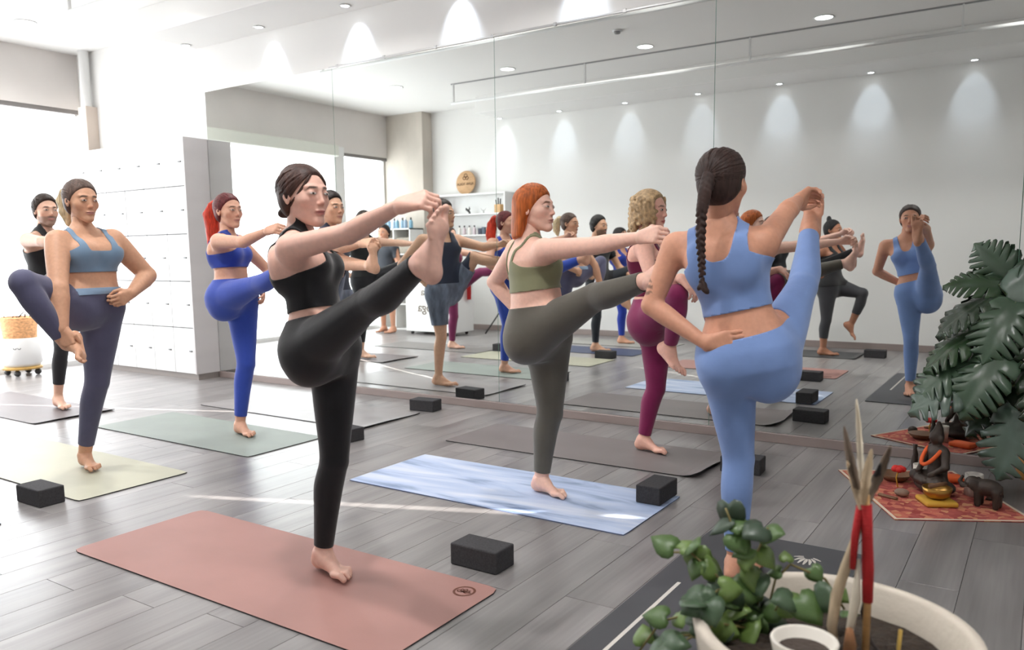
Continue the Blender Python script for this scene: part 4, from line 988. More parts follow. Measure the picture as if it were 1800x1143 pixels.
    put('small_pouch', sphere((0,0,.026), .03, sc=(1,1,.85)), mat('pouch_dark', srgb(74,66,60), .8, bump=(60,.6,.006)), -.69, -.68, Z, 'small dark round pouch near the rug edge', 'pouch')
    put('stone', sphere((0,0,.020), .032, sc=(1.1,.9,.62)), mat('pebble', srgb(140,116,100), .7, noise=(20,.15)), -.545, -.86, Z, 'brown pebble on the rug', 'stone')
    put('brush', mbox((-.05,-.012,0),(.05,.012,.012),.004), wood, -.60, -.92, Z, 'small wooden brush lying on the rug corner', 'brush', -.4)
    f = empty('flower', (-.585,-.70,Z)); tag(f, 'red paper flower with yellow tip on the rug', 'flower')
    obj('stem', tube([(0,0,.0),(-.01,0,.05),(.0,0,.09)], .004, 6), gold, f, True)
    for k in range(5): a_ = 2*PI*k/5; obj('petal', sphere((.018*math.cos(a_), .018*math.sin(a_), .098), .020, sc=(1,1,.8), seg=10, ring=6), mat('petal_red', srgb(206,40,34), .7), f, True)
    put('orange_cloth', mbox((-.07,-.05,0),(.07,.05,.03),.013,3), orange, -.375, -.44, .0075, 'folded orange cloth behind the statue', 'cloth', .4)
    fg = empty('standing_figurine', (-.545,-.42,Z)); tag(fg, 'thin dark standing figurine near the mirror', 'figurine'); obj('figure', tube([(0,0,0),(0,0,.02),(0,0,.08),(.004,0,.12),(0,0,.15),(0,0,.175)], [.022,.012,.018,.014,.010,.012], 10), stone, fg, True)
build_altar()

# ---------------------------------------------------------------- plants
def leaf_monstera(L, lobes=6, droop=.35, seed=0):
    """deeply split leaf, stalk end at origin, tip along +y, face +z"""
    rg = random.Random(seed); bm = bmesh.new(); W = L*.86; n, m = 6*lobes, 7
    for s in (-1, 1):
        vv = {}
        def P(i, j):
            t, f = i/n, j/m
            k = min(lobes-1, int(t*lobes)) if t < 1 else lobes-1; lt = t*lobes-k     # place inside the lobe
            if 0 < k and lt <= 0: pass
            w_ = W*.5*max(.02, math.sin(PI*min(1, (.10+.90*t)**.70)))**.72
            sq = max(0, (f-.30)/.70); tc = (k+.5)/lobes; tt = t+(tc-t)*sq*.36*(1 if .12 < t < .97 else .4)
            x = s*w_*f*(1-.10*sq*abs(2*lt-1)); y = L*tt+L*.20*f*math.sin(PI*min(1, tt+.08))-L*.16*f*max(0, 1-t/.2)
            z = -droop*L*.5*tt*tt+L*(.05*f-.13*f*f)+.014*L*math.sin(5*t*lobes/3+2*s+seed)*f-.02*L*sq*abs(2*lt-1)
            return (x, y, z)
        def V_(i, j, side):
            key = (i, j, side if (j > 2 and i % 6 == 0 and 0 < i < n) else 0)
            if key not in vv:
                if key[2]:
                    e = .0006; q = P(i, j); t0 = (i+.001*key[2])/1.0
                    k = i/6+(.5 if key[2] > 0 else -.5); tc = k/lobes; t = i/n; sq = max(0, (j/m-.30)/.70)
                    q = (q[0], q[1], q[2]); base_k = min(lobes-1, int(t*lobes)); tb = t+((base_k+.5)/lobes-t)*sq*.36; tn = t+(tc-t)*sq*.36
                    q = (q[0], q[1]+L*(tn-tb), q[2])
                    vv[key] = bm.verts.new(q)
                else: vv[key] = bm.verts.new(P(i, j))
            return vv[key]
        for i in range(n):
            for j in range(m):
                q = (V_(i, j, 1), V_(i, j+1, 1), V_(i+1, j+1, -1), V_(i+1, j, -1))
                bm.faces.new(q if s == 1 else q[::-1])
    bmesh.ops.remove_doubles(bm, verts=bm.verts, dist=2e-5)
    bmesh.ops.solidify(bm, geom=bm.faces[:], thickness=.0016)
    return bm
def orient(o, pos, tip, normal, k=1.0):
    y = Vector(tip).normalized(); z = Vector(normal); z = (z-y*z.dot(y)).normalized(); x = y.cross(z); x, y, z = x*k, y*k, z*k
    o.matrix_local = Matrix(((x[0],y[0],z[0],pos[0]),(x[1],y[1],z[1],pos[1]),(x[2],y[2],z[2],pos[2]),(0,0,0,1)))
def build_monstera():
    base = Vector((.14, -.42, 0)); t = empty('monstera_plant', base); tag(t, 'large potted monstera with split leaves beside the mirror', 'potted plant')
    green = [mat('monstera_%d' % i, c, .27, noise=((7,7,7), .22, 3), spec=.6, bump=(30,.2,.003)) for i, c in enumerate((srgb(44,68,40), srgb(62,84,64), srgb(32,50,30), srgb(84,102,90)))]
    stem = mat('stem_green', srgb(84,104,62), .5); gold = mat('trolley_wood', srgb(190,140,70), .5, noise=((6,6,20),.15)); cream = mat('cream_pot', srgb(214,202,186), .6, noise=(6,.04)); dark = mat('castor_dark', (.03,.03,.035), .3)
    obj('pot', lathe([(0,.16),(.17,.16),(.195,.20),(.21,.56),(.20,.575),(.185,.56),(.18,.50),(0,.50)], 40), cream, t, True); obj('pot_band', lathe([(.205,.215),(.212,.215),(.212,.26),(.205,.26)], 40, cap=False), mat('band_white', (.75,.74,.72), .5), t, True)
    obj('trolley', lathe([(0,.085),(.215,.085),(.22,.16),(.0,.16)], 40), gold, t, True); obj('soil', lathe([(0,.505),(.178,.505),(0,.52)], 24, cap=False), mat('soil_dark', srgb(48,38,32), .95, bump=(40,.8,.01)), t)
    for k in range(4): a = PI/4+k*PI/2; obj('castor', sphere((.17*math.cos(a), .17*math.sin(a), .043), .043, seg=14, ring=10), dark, t, True)
    # leaf: stalk end position (world), tip direction, face direction, length, shade
    S = [((-.16,-.56,1.02),(.75,-.25,.50),(-.2,-.85,.5),.36,3), ((-.20,-.50,1.06),(-.75,-.1,.10),(-.5,-.6,.7),.24,0), ((-.24,-.54,1.00),(-.70,-.2,-.45),(-.5,-.5,.75),.30,2), ((-.12,-.62,.98),(-.35,-.45,-.75),(-.1,-.9,.45),.33,1),
         ((-.26,-.58,.84),(-.80,-.2,-.50),(-.35,-.45,.8),.33,0), ((-.30,-.62,.70),(-.80,-.25,-.55),(-.3,-.6,.75),.34,1), ((-.26,-.66,.62),(-.80,-.25,-.40),(-.25,-.65,.7),.36,3), ((-.18,-.70,.72),(-.45,-.40,-.80),(-.3,-.85,.3),.34,1),
         ((-.06,-.74,.46),(-.30,-.25,-.90),(-.25,-.9,.25),.34,3), ((-.02,-.64,.92),(.25,-.4,-.80),(.1,-.9,.4),.34,2), ((.04,-.56,1.14),(.55,-.2,.35),(-.1,-.9,.4),.32,0), ((-.14,-.38,1.08),(-.45,-.05,.45),(-.4,-.8,.4),.26,1),
         ((-.22,-.30,.90),(-.85,.05,-.25),(-.4,-.4,.85),.27,0), ((-.24,-.32,.62),(-.85,0,-.45),(-.3,-.45,.8),.30,2), ((.02,-.72,.66),(.2,-.5,-.75),(.1,-.9,.4),.34,2), ((.28,-.52,1.02),(.8,-.2,-.1),(.1,-.7,.7),.36,1),
         ((.38,-.34,.86),(.9,0,-.3),(.3,-.4,.8),.36,0), ((.24,-.30,1.10),(.45,-.1,.4),(.2,-.8,.5),.32,3), ((-.12,-.56,.56),(-.60,-.3,-.70),(-.4,-.8,.3),.32,2), ((-.10,-.48,.80),(-.55,-.2,-.60),(-.5,-.75,.4),.30,2), ((-.36,-.54,.60),(-.65,-.15,-.65),(-.5,-.6,.5),.24,0)]
    for i, (p_, tip, nv, L, sh) in enumerate(S):
        pos = Vector(p_)-base
        lf = obj('leaf', leaf_monstera(L, 6+i % 2, .45, i), green[sh], t, True); orient(lf, pos, tip, nv)
        b0 = Vector((.06*math.cos(i*2.4), .06*math.sin(i*2.4), .50)); mid = (b0+pos)*.5+Vector((0, 0, .10))
        pts = [b0*(1-u)**2+mid*2*u*(1-u)+pos*u*u for u in [k/10 for k in range(11)]]
        obj('stalk', tube(pts, [.009-.004*k/10 for k in range(11)], 8), stem, t, True)
build_monstera()

def build_front_pot():
    c = Vector((-.339, -3.469, 0)); t = empty('round_planter', c); tag(t, 'wide cream concrete planter with soil in the foreground', 'planter')
    conc = mat('cream_concrete', srgb(206,196,182), .75, noise=((10,10,14), .06, 4), bump=(50,.35,.004))
    obj('bowl', lathe([(0,0),(.17,0),(.185,.01),(.235,.15),(.272,.32),(.292,.44),(.288,.45),(.272,.452),(.262,.445),(.250,.38),(.24,.36),(0,.36)], 64), conc, t, True)
    # crumbly soil
    bm = lathe([(0,.385),(.06,.382),(.12,.386),(.18,.38),(.247,.375)], 40, cap=False)
    rg = random.Random(2)
    for v in bm.verts: v.co.z += rg.uniform(-.006, .008)
    obj('soil', bm, mat('potting_soil', srgb(52,42,34), .95, noise=(60,.4), bump=(70,1.0,.012)), t)
    p = empty('small_pot', (-.375, -3.56, .36)); tag(p, 'small white pot set into the soil of the wide planter', 'pot')
    obj('pot', lathe([(0,0),(.05,0),(.068,.085),(.066,.088),(.058,.086),(.052,.06),(0,.06)], 36), mat('small_white', srgb(226,220,210), .5), p, True); obj('soil', lathe([(0,.066),(.053,.064)], 20, cap=False), mat('small_soil', srgb(70,60,54), .95, bump=(90,1,.01)), p)
    # ivy
    iv = empty('ivy_plant', (-.50, -3.42, .375)); tag(iv, 'leafy green ivy trailing over the edge of the wide planter', 'plant')
    greens = [mat('ivy_%d' % i, cc, .4, noise=(30,.15), spec=.5) for i, cc in enumerate((srgb(74,100,52), srgb(60,82,56), srgb(98,122,60), srgb(50,68,50)))]
    stem = mat('ivy_stem', srgb(120,108,62), .6)
    shape = [(0,0),(.22,-.14),(.44,-.06),(.54,.16),(.50,.42),(.30,.70),(0,1.0),(-.30,.70),(-.50,.42),(-.54,.16),(-.44,-.06),(-.22,-.14)]
    bm = bmesh.new(); cen = bm.verts.new((0,.35,.06)); ring = [bm.verts.new((x, y, -.10*abs(x)-.12*y*y)) for x, y in shape]
    for i in range(len(ring)): bm.faces.new((cen, ring[i], ring[(i+1) % len(ring)]))
    bmesh.ops.subdivide_edges(bm, edges=bm.edges[:], cuts=1, smooth=.6); bmesh.ops.recalc_face_normals(bm, faces=bm.faces[:]); bmesh.ops.solidify(bm, geom=bm.faces[:], thickness=.02)
    base = bpy.data.meshes.new('leaf'); bm.to_mesh(base); bm.free(); base.polygons.foreach_set('use_smooth', [True]*len(base.polygons))
    meshes = []
    for g_ in greens: m_ = base.copy(); m_.materials.append(g_); meshes.append(m_)
    O = Vector((-.50, -3.42, .375)); rg = random.Random(11)
    vines = [[(0,0,0),(-.02,0,.10),(-.06,.0,.20),(-.10,.02,.27)], [(0,0,0),(-.08,-.02,.10),(-.17,-.02,.16),(-.22,-.02,.15)], [(0,0,0),(.02,.02,.12),(.05,.03,.16),(.12,.06,.13),(.16,.08,.06)], [(0,0,0),(-.10,-.08,.06),(-.20,-.12,.02),(-.26,-.14,-.08)],
             [(0,0,0),(-.06,-.14,.06),(-.13,-.22,.02),(-.18,-.26,-.08)], [(0,0,0),(-.03,.0,.15),(-.0,.02,.24)], [(0,0,0),(-.07,-.10,.12),(-.10,-.16,.10)], [(0,0,0),(-.12,-.20,.04),(-.20,-.30,-.06)], [(0,0,0),(.04,-.02,.08),(.10,-.01,.10)]]
    for vi, P_ in enumerate(vines):
        P_ = [Vector(q) for q in P_]; pts = []
        for k in range(len(P_)-1):
            for u in range(5): pts.append(P_[k].lerp(P_[k+1], u/5))
        pts.append(P_[-1]); obj('vine', tube(pts, .0028, 6), stem, iv, True)
        nl = 9 if vi not in (2, 8) else 6
        for k in range(nl):
            q = pts[min(len(pts)-1, int(len(pts)*(k+1.2)/(nl+.4)))]
            o = bpy.data.objects.new('leaf', meshes[rg.randrange(4)]); COL.objects.link(o); o.parent = iv
            s = rg.uniform(.045, .078)*(1 if vi != 2 else .6); tip = Vector((rg.uniform(-1,1), rg.uniform(-1,.6), rg.uniform(-.9,.35))); nv = Vector((rg.uniform(-.4,.5), rg.uniform(-1,-.2), rg.uniform(.2,1)))
            orient(o, q+Vector((rg.uniform(-.015,.015), rg.uniform(-.015,.015), rg.uniform(0,.02))), tip, nv, s)
    # feather and ribbon stick
    f = empty('feather_stick', (-.275, -3.45, .38)); tag(f, 'red-wrapped stick with feathers and dried husks stuck in the planter soil', 'feather stick')
    wood = mat('stick_wood', srgb(186,144,94), .6, noise=((20,20,80),.15)); red = mat('red_yarn', srgb(170,24,28), .8, bump=((60,60,260),.8,.004)); tan = mat('husk_tan', srgb(196,176,148), .85, noise=((30,30,10),.25,4)); grey = mat('feather_grey', srgb(120,104,90), .85, noise=((60,60,10),.4,4)); ivory = mat('feather_ivory', srgb(214,204,186), .8, noise=((50,50,8),.12)); blk = mat('feather_dark', srgb(58,52,52), .7)
    obj('stick', tube([(0,0,-.05),(0,0,.18),(-.012,0,.36)], .0075, 10), wood, f, True); obj('yarn_wrap', tube([(0,0,.13),(-.002,0,.20),(-.006,0,.27),(-.011,0,.34)], [.0105,.012,.011,.012], 12), red, f, True)
    obj('yarn_wrap', tube([(-.03,-.01,.20),(-.028,-.01,.27),(-.022,0,.335)], [.006,.008,.008], 10), red, f, True)
    def husk(nm, pts, rad, m): 
        b_ = tube(pts, [q*.8 for q in rad], 10); 
        obj(nm, b_, m, f, True)
    husk('husk', [(-.055,0,-.02),(-.068,-.005,.06),(-.062,0,.13),(-.045,0,.20),(-.025,0,.28),(-.02,0,.33)], [.006,.013,.015,.013,.009,.006], tan)
    husk('husk', [(-.035,-.01,-.02),(-.030,-.012,.07),(-.022,-.01,.13),(-.02,-.005,.22)], [.004,.010,.012,.005], ivory)
    husk('feather', [(.0,.01,.17),(-.010,.01,.10),(.006,.012,.04),(.035,.012,.01)], [.003,.007,.006,.002], blk)
    def feather(p0, p1, w_, m, bend):
        p0, p1 = Vector(p0), Vector(p1); n = 12; bm = bmesh.new(); d = (p1-p0); s = d.cross(Vector((0,1,0))).normalized(); L_, R_, M_ = [], [], []
        for i in range(n+1):
            u = i/n; c_ = p0+d*u+Vector((0,1,0))*bend*math.sin(PI*u); ww = .72*w_*math.sin(PI*min(1,(.08+u*.9)))**.7*(1 if i % 2 else .86)
            M_.append(bm.verts.new(c_)); L_.append(bm.verts.new(c_-s*ww+Vector((0,.2*ww,0)))); R_.append(bm.verts.new(c_+s*ww+Vector((0,.2*ww,0))))
        for i in range(n): bm.faces.new((L_[i], M_[i], M_[i+1], L_[i+1])); bm.faces.new((M_[i], R_[i], R_[i+1], M_[i+1]))
        bmesh.ops.solidify(bm, geom=bm.faces[:], thickness=.0012); obj('feather', bm, m, f, True)
    feather((-.020,0,.34), (-.038,0,.56), .010, ivory, .01); feather((-.022,.006,.34), (-.060,0,.50), .014, grey, -.01); feather((-.010,0,.34), (.030,.004,.47), .014, grey, .015); feather((-.016,-.008,.34), (-.004,-.006,.46), .015, tan, -.012); feather((-.02,-.01,.33), (-.05,-.01,.43), .013, tan, .01); feather((-.012,.008,.33), (.012,.008,.43), .012, blk, .01)
    s2 = obj('skewer', tube([(0,0,-.03),(.004,0,.06)], .004, 8), mat('skewer_yellow', srgb(206,170,84), .6), None, True); s2.location = (-.215, -3.44, .40); tag(s2, 'short yellow skewer stuck in the planter soil', 'skewer')
    s3 = obj('bark_piece', tube([(0,0,-.03),(.006,.004,.03),(.004,0,.065)], [.012,.013,.007], 8), mat('bark_brown', srgb(140,98,66), .85, noise=(40,.2)), None, True); s3.location = (-.305, -3.49, .395); tag(s3, 'brown bark piece standing beside the feather stick', 'bark')
build_front_pot()
# ---------------------------------------------------------------- the class
def lin(*c): return tuple(((v/255)/12.92 if v <= 10 else ((v/255+.055)/1.055)**2.4) for v in c)
GRP = 'yoga class holding a raised leg'
NEAR, FAR = .0078, .0125
ZERO = np.zeros(3)
flat = lambda *t: ((*t, 0), (0, 0, 1))
HIPL = ((.75, -.45, -.45), (-.3, -.85, -.1), .35, .2)     # left hand resting on the hip, fingers forward
BLACK, CHAR = lin(20,20,24), lin(48,50,54)
def leg_std(hipL, kneeL, ankL): return dict(hipL=hipL, kneeL=kneeL, ankL=ankL)

def add_people():
    # woman in black, pink mat
    person(dict(label='woman in black crop top and black leggings on the pink mat, holding her raised foot', res=NEAR, skin=lin(231,185,168),
      J=dict(head=(-2.318,-3.10,1.466), neck=(-2.36,-3.10,1.335), shR=(-2.235,-3.25,1.272), shL=(-2.42,-2.965,1.275), elR=(-1.945,-3.255,1.318), wrR=(-1.705,-3.27,1.398), elL=(-2.50,-2.83,1.06), wrL=(-2.335,-2.925,.955),
        hipR=(-2.245,-3.185,.905), hipL=(-2.272,-3.015,.90), kneeR=(-1.885,-3.235,1.083), ankR=(-1.585,-3.31,1.223), kneeL=(-2.262,-3.055,.455), ankL=(-2.318,-3.08,.088)),
      face=(1,-.06,0), footR=((.06,.02,1),(-1,0,.1),.1), footL=((.97,-.12,0),(0,0,1)),
      handR=((.85,.25,.18),(.25,.75,-.55),.95,.6), handL=HIPL, waist=.94, hips=.93, bust=.85, legs=.93, glute=1.02,
      clothes=[('leggings','legs',fabric('black_leggings',BLACK),dict(waist=.115,cuff=1.93)), ('crop_top','top',fabric('black_top',BLACK),dict(hem=.145,front=.345,back=.36,wf=.058,wb=.048,ab=.070,af=.084,ak=.305))],
      hair=(hair_mat('dark_brown_hair',lin(66,44,38)),'lowbun'), lips=lin(176,104,100)))
    # woman in olive, blue mat
    person(dict(label='copper-haired woman in olive bra top and grey-green leggings on the blue mat', res=NEAR, skin=lin(242,196,177),
      J=dict(head=(-2.13,-1.78,1.462), neck=(-2.165,-1.79,1.325), shR=(-1.985,-1.925,1.258), shL=(-2.295,-1.70,1.262), elR=(-1.705,-1.955,1.275), wrR=(-1.468,-2.0,1.306), elL=(-2.505,-1.60,1.09), wrL=(-2.36,-1.60,.935),
        hipR=(-2.11,-1.87,.84), hipL=(-2.10,-1.70,.83), kneeR=(-1.735,-1.89,1.04), ankR=(-1.415,-2.015,1.127), kneeL=(-2.08,-1.73,.43), ankL=(-2.128,-1.74,.085)),
      face=(1,.05,.02), footR=((.15,-.02,1),(-1,0,.15),.1), footL=((.97,-.15,0),(0,0,1)), handR=((.9,-.15,.1),(.2,.9,-.35),.95,.6), handL=((.55,-.2,-.6),(.4,-.85,0),.4,.2),
      build=1.11, waist=1.28, hips=1.14, bust=1.14, legs=1.14, glute=1.16, arms=1.12,
      clothes=[('leggings','legs',fabric('olive_leggings',lin(92,88,80)),dict(waist=.135,cuff=1.90)), ('bra_top','top',fabric('olive_top',lin(134,134,104)),dict(hem=.205,front=.325,back=.285,wf=.07,wb=.078,ab=.088,af=.095,pw=9))],
      hair=(hair_mat('copper_hair',lin(176,92,42)),'bob'), brow=lin(120,80,60)))
    # teacher
    person(dict(label='braided teacher seen from behind in light blue bra top and leggings on the dark mat', res=NEAR, skin=lin(210,153,126),
      J=dict(head=(-.985,-2.345,1.487), neck=(-1.003,-2.33,1.345), shR=(-.84,-2.31,1.275), shL=(-1.168,-2.34,1.262), elR=(-.831,-2.06,1.392), wrR=(-.853,-1.83,1.442), elL=(-1.232,-2.40,1.045), wrL=(-1.005,-2.44,.918),
        hipR=(-.82,-2.315,.855), hipL=(-.965,-2.315,.872), kneeR=(-.79,-1.975,1.10), ankR=(-.835,-1.70,1.325), kneeL=(-.925,-2.285,.47), ankL=(-.918,-2.31,.085)),
      face=(.12,1,0), footR=((-.02,.12,1),(.05,-1,.1),.1), footL=((.1,.98,0),(0,0,1)), handR=((.15,.75,.25),(.85,-.1,-.4),.95,.6), handL=((.85,.1,.12),(.15,.9,.0),.25,.0),
      build=1.06, waist=1.02, hips=1.0, bust=.9, legs=.98, glute=1.16, arms=1.04,
      clothes=[('leggings','legs',fabric('sky_leggings',lin(124,152,206)),dict(waist=.085,cuff=1.9,tilt=.15)), ('bra_top','top',fabric('sky_top',lin(124,152,206)),dict(hem=.155,front=.33,back=.325,wf=.07,wb=.086,ab=.110,af=.1,pw=3.2,ak=.335))],
      hair=(hair_mat('braid_brown',lin(52,36,32)),'braid'), tail=[(-.0,-.098,.045),(-.006,-.125,-.03),(-.012,-.135,-.10),(-.012,-.14,-.2),(-.008,-.135,-.29),(-.006,-.13,-.375)], tattoo=[((-1.248,-2.405,1.11),.036,260)]))
    # woman in slate leggings, pale green mat
    person(dict(label='woman in pale blue bra top and slate leggings holding her bent leg out sideways', res=NEAR, skin=lin(212,162,132),
      J=dict(head=(-4.485,-2.75,1.560), neck=(-4.505,-2.75,1.41), shR=(-4.455,-2.915,1.337), shL=(-4.455,-2.60,1.347), elR=(-4.315,-3.0,1.09), wrR=(-4.25,-3.03,.885), elL=(-4.43,-2.42,1.14), wrL=(-4.33,-2.59,1.045),
        hipR=(-4.47,-2.84,.985), hipL=(-4.51,-2.66,.975), kneeR=(-4.315,-3.17,1.125), ankR=(-4.275,-3.00,.80), kneeL=(-4.575,-2.69,.53), ankL=(-4.715,-2.72,.09)),
      face=(1,-.02,-.05), footR=((.55,-.25,-.55),(-.5,-.5,-.2)), footL=((.97,-.15,0),(0,0,1)), handR=((.25,.1,-.9),(-.5,.8,0),.9,.5), handL=((.2,-.75,-.3),(-.9,-.2,0),.9,.5),
      build=1.20, waist=1.38, hips=1.15, bust=1.12, legs=1.14, glute=1.05, arms=1.36,
      clothes=[('leggings','legs',fabric('slate_leggings',lin(84,84,110)),dict(waist=.10,cuff=1.86,band=fabric('pale_band',lin(140,165,192)))), ('bra_top','top',fabric('pale_top',lin(122,148,174)),dict(hem=.195,front=.315,back=.33,wf=.082,wb=.07,pw=12,ab=.105,af=.11))],
      hair=(hair_mat('roots_brown',lin(92,74,66)),'pony'), tail=[(0,-.098,.055),(0,-.135,.050),(0,-.170,.0),(0,-.170,-.06),(0,-.150,-.13)], tail_r=(.020,.032,.040,.036,.012), tail_mat=hair_mat('blonde_tail',lin(206,184,148)), tie=mat('grey_tie',(.2,.2,.22),.7)))
    # red-haired woman
    person(dict(label='red-haired woman in royal blue bra top and leggings on the sage green mat', res=.009, skin=lin(219,168,143),
      J=dict(head=(-4.622,-1.68,1.548), neck=(-4.655,-1.68,1.395), shR=(-4.54,-1.835,1.345), shL=(-4.715,-1.54,1.345), elR=(-4.26,-1.86,1.335), wrR=(-4.025,-1.86,1.398), elL=(-4.62,-1.36,1.13), wrL=(-4.51,-1.53,1.01),
        hipR=(-4.62,-1.765,.965), hipL=(-4.63,-1.60,.955), kneeR=(-4.215,-1.805,1.062), ankR=(-3.845,-1.87,1.178), kneeL=(-4.588,-1.63,.505), ankL=(-4.655,-1.655,.085)),
      face=(1,-.03,0), footR=((.12,0,1),(-1,0,.1),.1), footL=((.97,-.12,0),(0,0,1)), handR=((.9,0,.15),(.2,.75,-.5),.95,.6), handL=HIPL, hips=1.06, glute=1.15, legs=1.05, waist=1.02,
      clothes=[('leggings','legs',fabric('royal_leggings',lin(50,76,172)),dict(waist=.135,cuff=1.87)), ('bra_top','top',fabric('royal_top',lin(48,72,168)),dict(hem=.215,front=.345,back=.355,wf=.06,wb=.045,ab=.075,af=.09))],
      hair=(hair_mat('deep_red_hair',lin(98,42,44)),'pony'), tail=[(0,-.098,.045),(0,-.140,.045),(.01,-.180,-.02),(-.005,-.190,-.13),(.006,-.175,-.25),(0,-.150,-.36)], tail_r=(.018,.036,.046,.046,.034,.008), tail_mat=hair_mat('bright_red_tail',lin(196,62,42)), tie=mat('black_tie',(.02,.02,.02),.6)))
    # burgundy woman
    person(dict(label='curly blonde woman in burgundy top and leggings standing on the grey mat by the mirror', res=.009, skin=lin(236,183,164),
      J=dict(head=(-2.0,-.68,1.490), neck=(-2.02,-.68,1.345), shR=(-1.975,-.84,1.272), shL=(-2.055,-.51,1.272), elR=(-1.85,-.955,1.05), wrR=(-1.68,-.99,1.10), elL=(-2.15,-.38,1.05), wrL=(-2.02,-.53,.92),
        hipR=(-1.985,-.77,.83), hipL=(-1.985,-.60,.82), kneeR=(-1.70,-.985,1.0), ankR=(-1.79,-.86,.70), kneeL=(-1.975,-.63,.40), ankL=(-2.043,-.65,.085)),
      face=(1,-.02,-.08), footR=((.75,-.2,-.6),(.4,0,.5)), footL=((.97,-.12,0),(0,0,1)), handR=((.6,0,-.5),(-.3,.3,-.8),.6,.3), handL=HIPL, hips=1.03, glute=1.08, arms=1.05,
      clothes=[('leggings','legs',fabric('burgundy_leggings',lin(128,28,80)),dict(waist=.12,cuff=1.92)), ('tank_top','top',fabric('burgundy_top',lin(112,24,62)),dict(hem=.135,front=.33,back=.35,wf=.06,wb=.05,ab=.085,af=.09))],
      hair=(hair_mat('blonde_curls',lin(176,148,112),(50,50,40)),'curly'), lips=lin(180,90,90)))
    # man in navy behind the woman in black
    person(dict(label='dark-haired man in navy tank and patterned shorts on the mat beside the mirror', res=.010, male=True, skin=lin(221,174,145),
      J=dict(head=(-4.66,-.70,1.605), neck=(-4.70,-.70,1.44), shR=(-4.64,-.875,1.365), shL=(-4.79,-.53,1.365), elR=(-4.36,-.90,1.30), wrR=(-4.16,-.90,1.325), elL=(-4.94,-.42,1.15), wrL=(-4.77,-.53,.985),
        hipR=(-4.67,-.79,.90), hipL=(-4.69,-.62,.895), kneeR=(-4.43,-.86,1.205), ankR=(-4.07,-.92,1.165), kneeL=(-4.675,-.64,.47), ankL=(-4.735,-.66,.095)),
      face=(1,-.1,0), footR=((-.25,0,1),(-1,0,-.2),.1), footL=((.97,-.12,0),(0,0,1)), handR=((.95,0,.05),(.2,.7,-.6),.9,.5), handL=HIPL,
      clothes=[('shorts','legs',mat('patterned_shorts',lin(104,112,130),.8,noise=((16,16,5),.55,3),sheen=.2),dict(waist=.06,cuff=.72,iso=.014)), ('tank_top','top',fabric('navy_tank',lin(44,50,68)),dict(hem=.03,front=.37,back=.39,wf=.07,wb=.07,ab=.10,af=.115,iso=.010))],
      hair=(hair_mat('short_dark',lin(44,34,30)),'short'), brow=lin(36,28,26)))
    # man far left
    person(dict(label='bearded man in black tank and black cropped tights on the brown mat by the lockers', res=.010, male=True, skin=lin(223,179,155),
      J=dict(head=(-6.72,-1.82,1.625), neck=(-6.77,-1.82,1.465), shR=(-6.68,-2.0,1.39), shL=(-6.86,-1.66,1.39), elR=(-6.40,-2.03,1.375), wrR=(-6.15,-2.02,1.36), elL=(-7.0,-1.52,1.15), wrL=(-6.83,-1.66,1.0),
        hipR=(-6.74,-1.905,.945), hipL=(-6.76,-1.735,.94), kneeR=(-6.36,-1.98,1.10), ankR=(-5.98,-2.02,1.14), kneeL=(-6.752,-1.77,.50), ankL=(-6.83,-1.79,.095)),
      face=(1,-.1,-.02), footR=((-.1,0,1),(-1,0,-.1)), footL=((.97,-.12,0),(0,0,1)), handR=((.95,0,.0),(.2,.7,-.6),.9,.5), handL=HIPL, beard=.6,
      clothes=[('tights','legs',fabric('black_tights',lin(34,34,38)),dict(waist=.06,cuff=1.72)), ('tank_top','top',fabric('black_tank',lin(26,26,28)),dict(hem=.03,front=.38,back=.39,wf=.075,wb=.06,ab=.095,af=.11,iso=.010))],
      hair=(hair_mat('short_brown',lin(52,40,34)),'short')))
    # four people who show only in the mirror
    person(dict(label='woman in plum tank and leggings on a grey mat in front of the white counter', res=FAR, skin=lin(231,185,162),
      J=dict(head=(-6.49,-3.13,1.475), neck=(-6.51,-3.13,1.33), shR=(-6.45,-3.28,1.262), shL=(-6.56,-2.98,1.262), elR=(-6.17,-3.31,1.22), wrR=(-5.93,-3.31,1.22), elL=(-6.66,-2.84,1.04), wrL=(-6.51,-2.97,.93),
        hipR=(-6.44,-3.215,.84), hipL=(-6.44,-3.05,.835), kneeR=(-6.09,-3.25,1.0), ankR=(-5.76,-3.30,1.06), kneeL=(-6.40,-3.07,.43), ankL=(-6.455,-3.09,.085)),
      face=(1,.1,0), footR=((.1,0,1),(-1,0,.1)), footL=((.97,-.12,0),(0,0,1)), handR=((.9,0,.1),(.2,.75,-.5),.9,.5), handL=HIPL,
      clothes=[('leggings','legs',fabric('plum_leggings',lin(120,40,84)),dict(waist=.12,cuff=1.92)), ('tank_top','top',fabric('plum_top',lin(112,30,66)),dict(hem=.135,front=.33,back=.33))],
      hair=(hair_mat('brown_hair',lin(60,44,38)),'lowbun')))
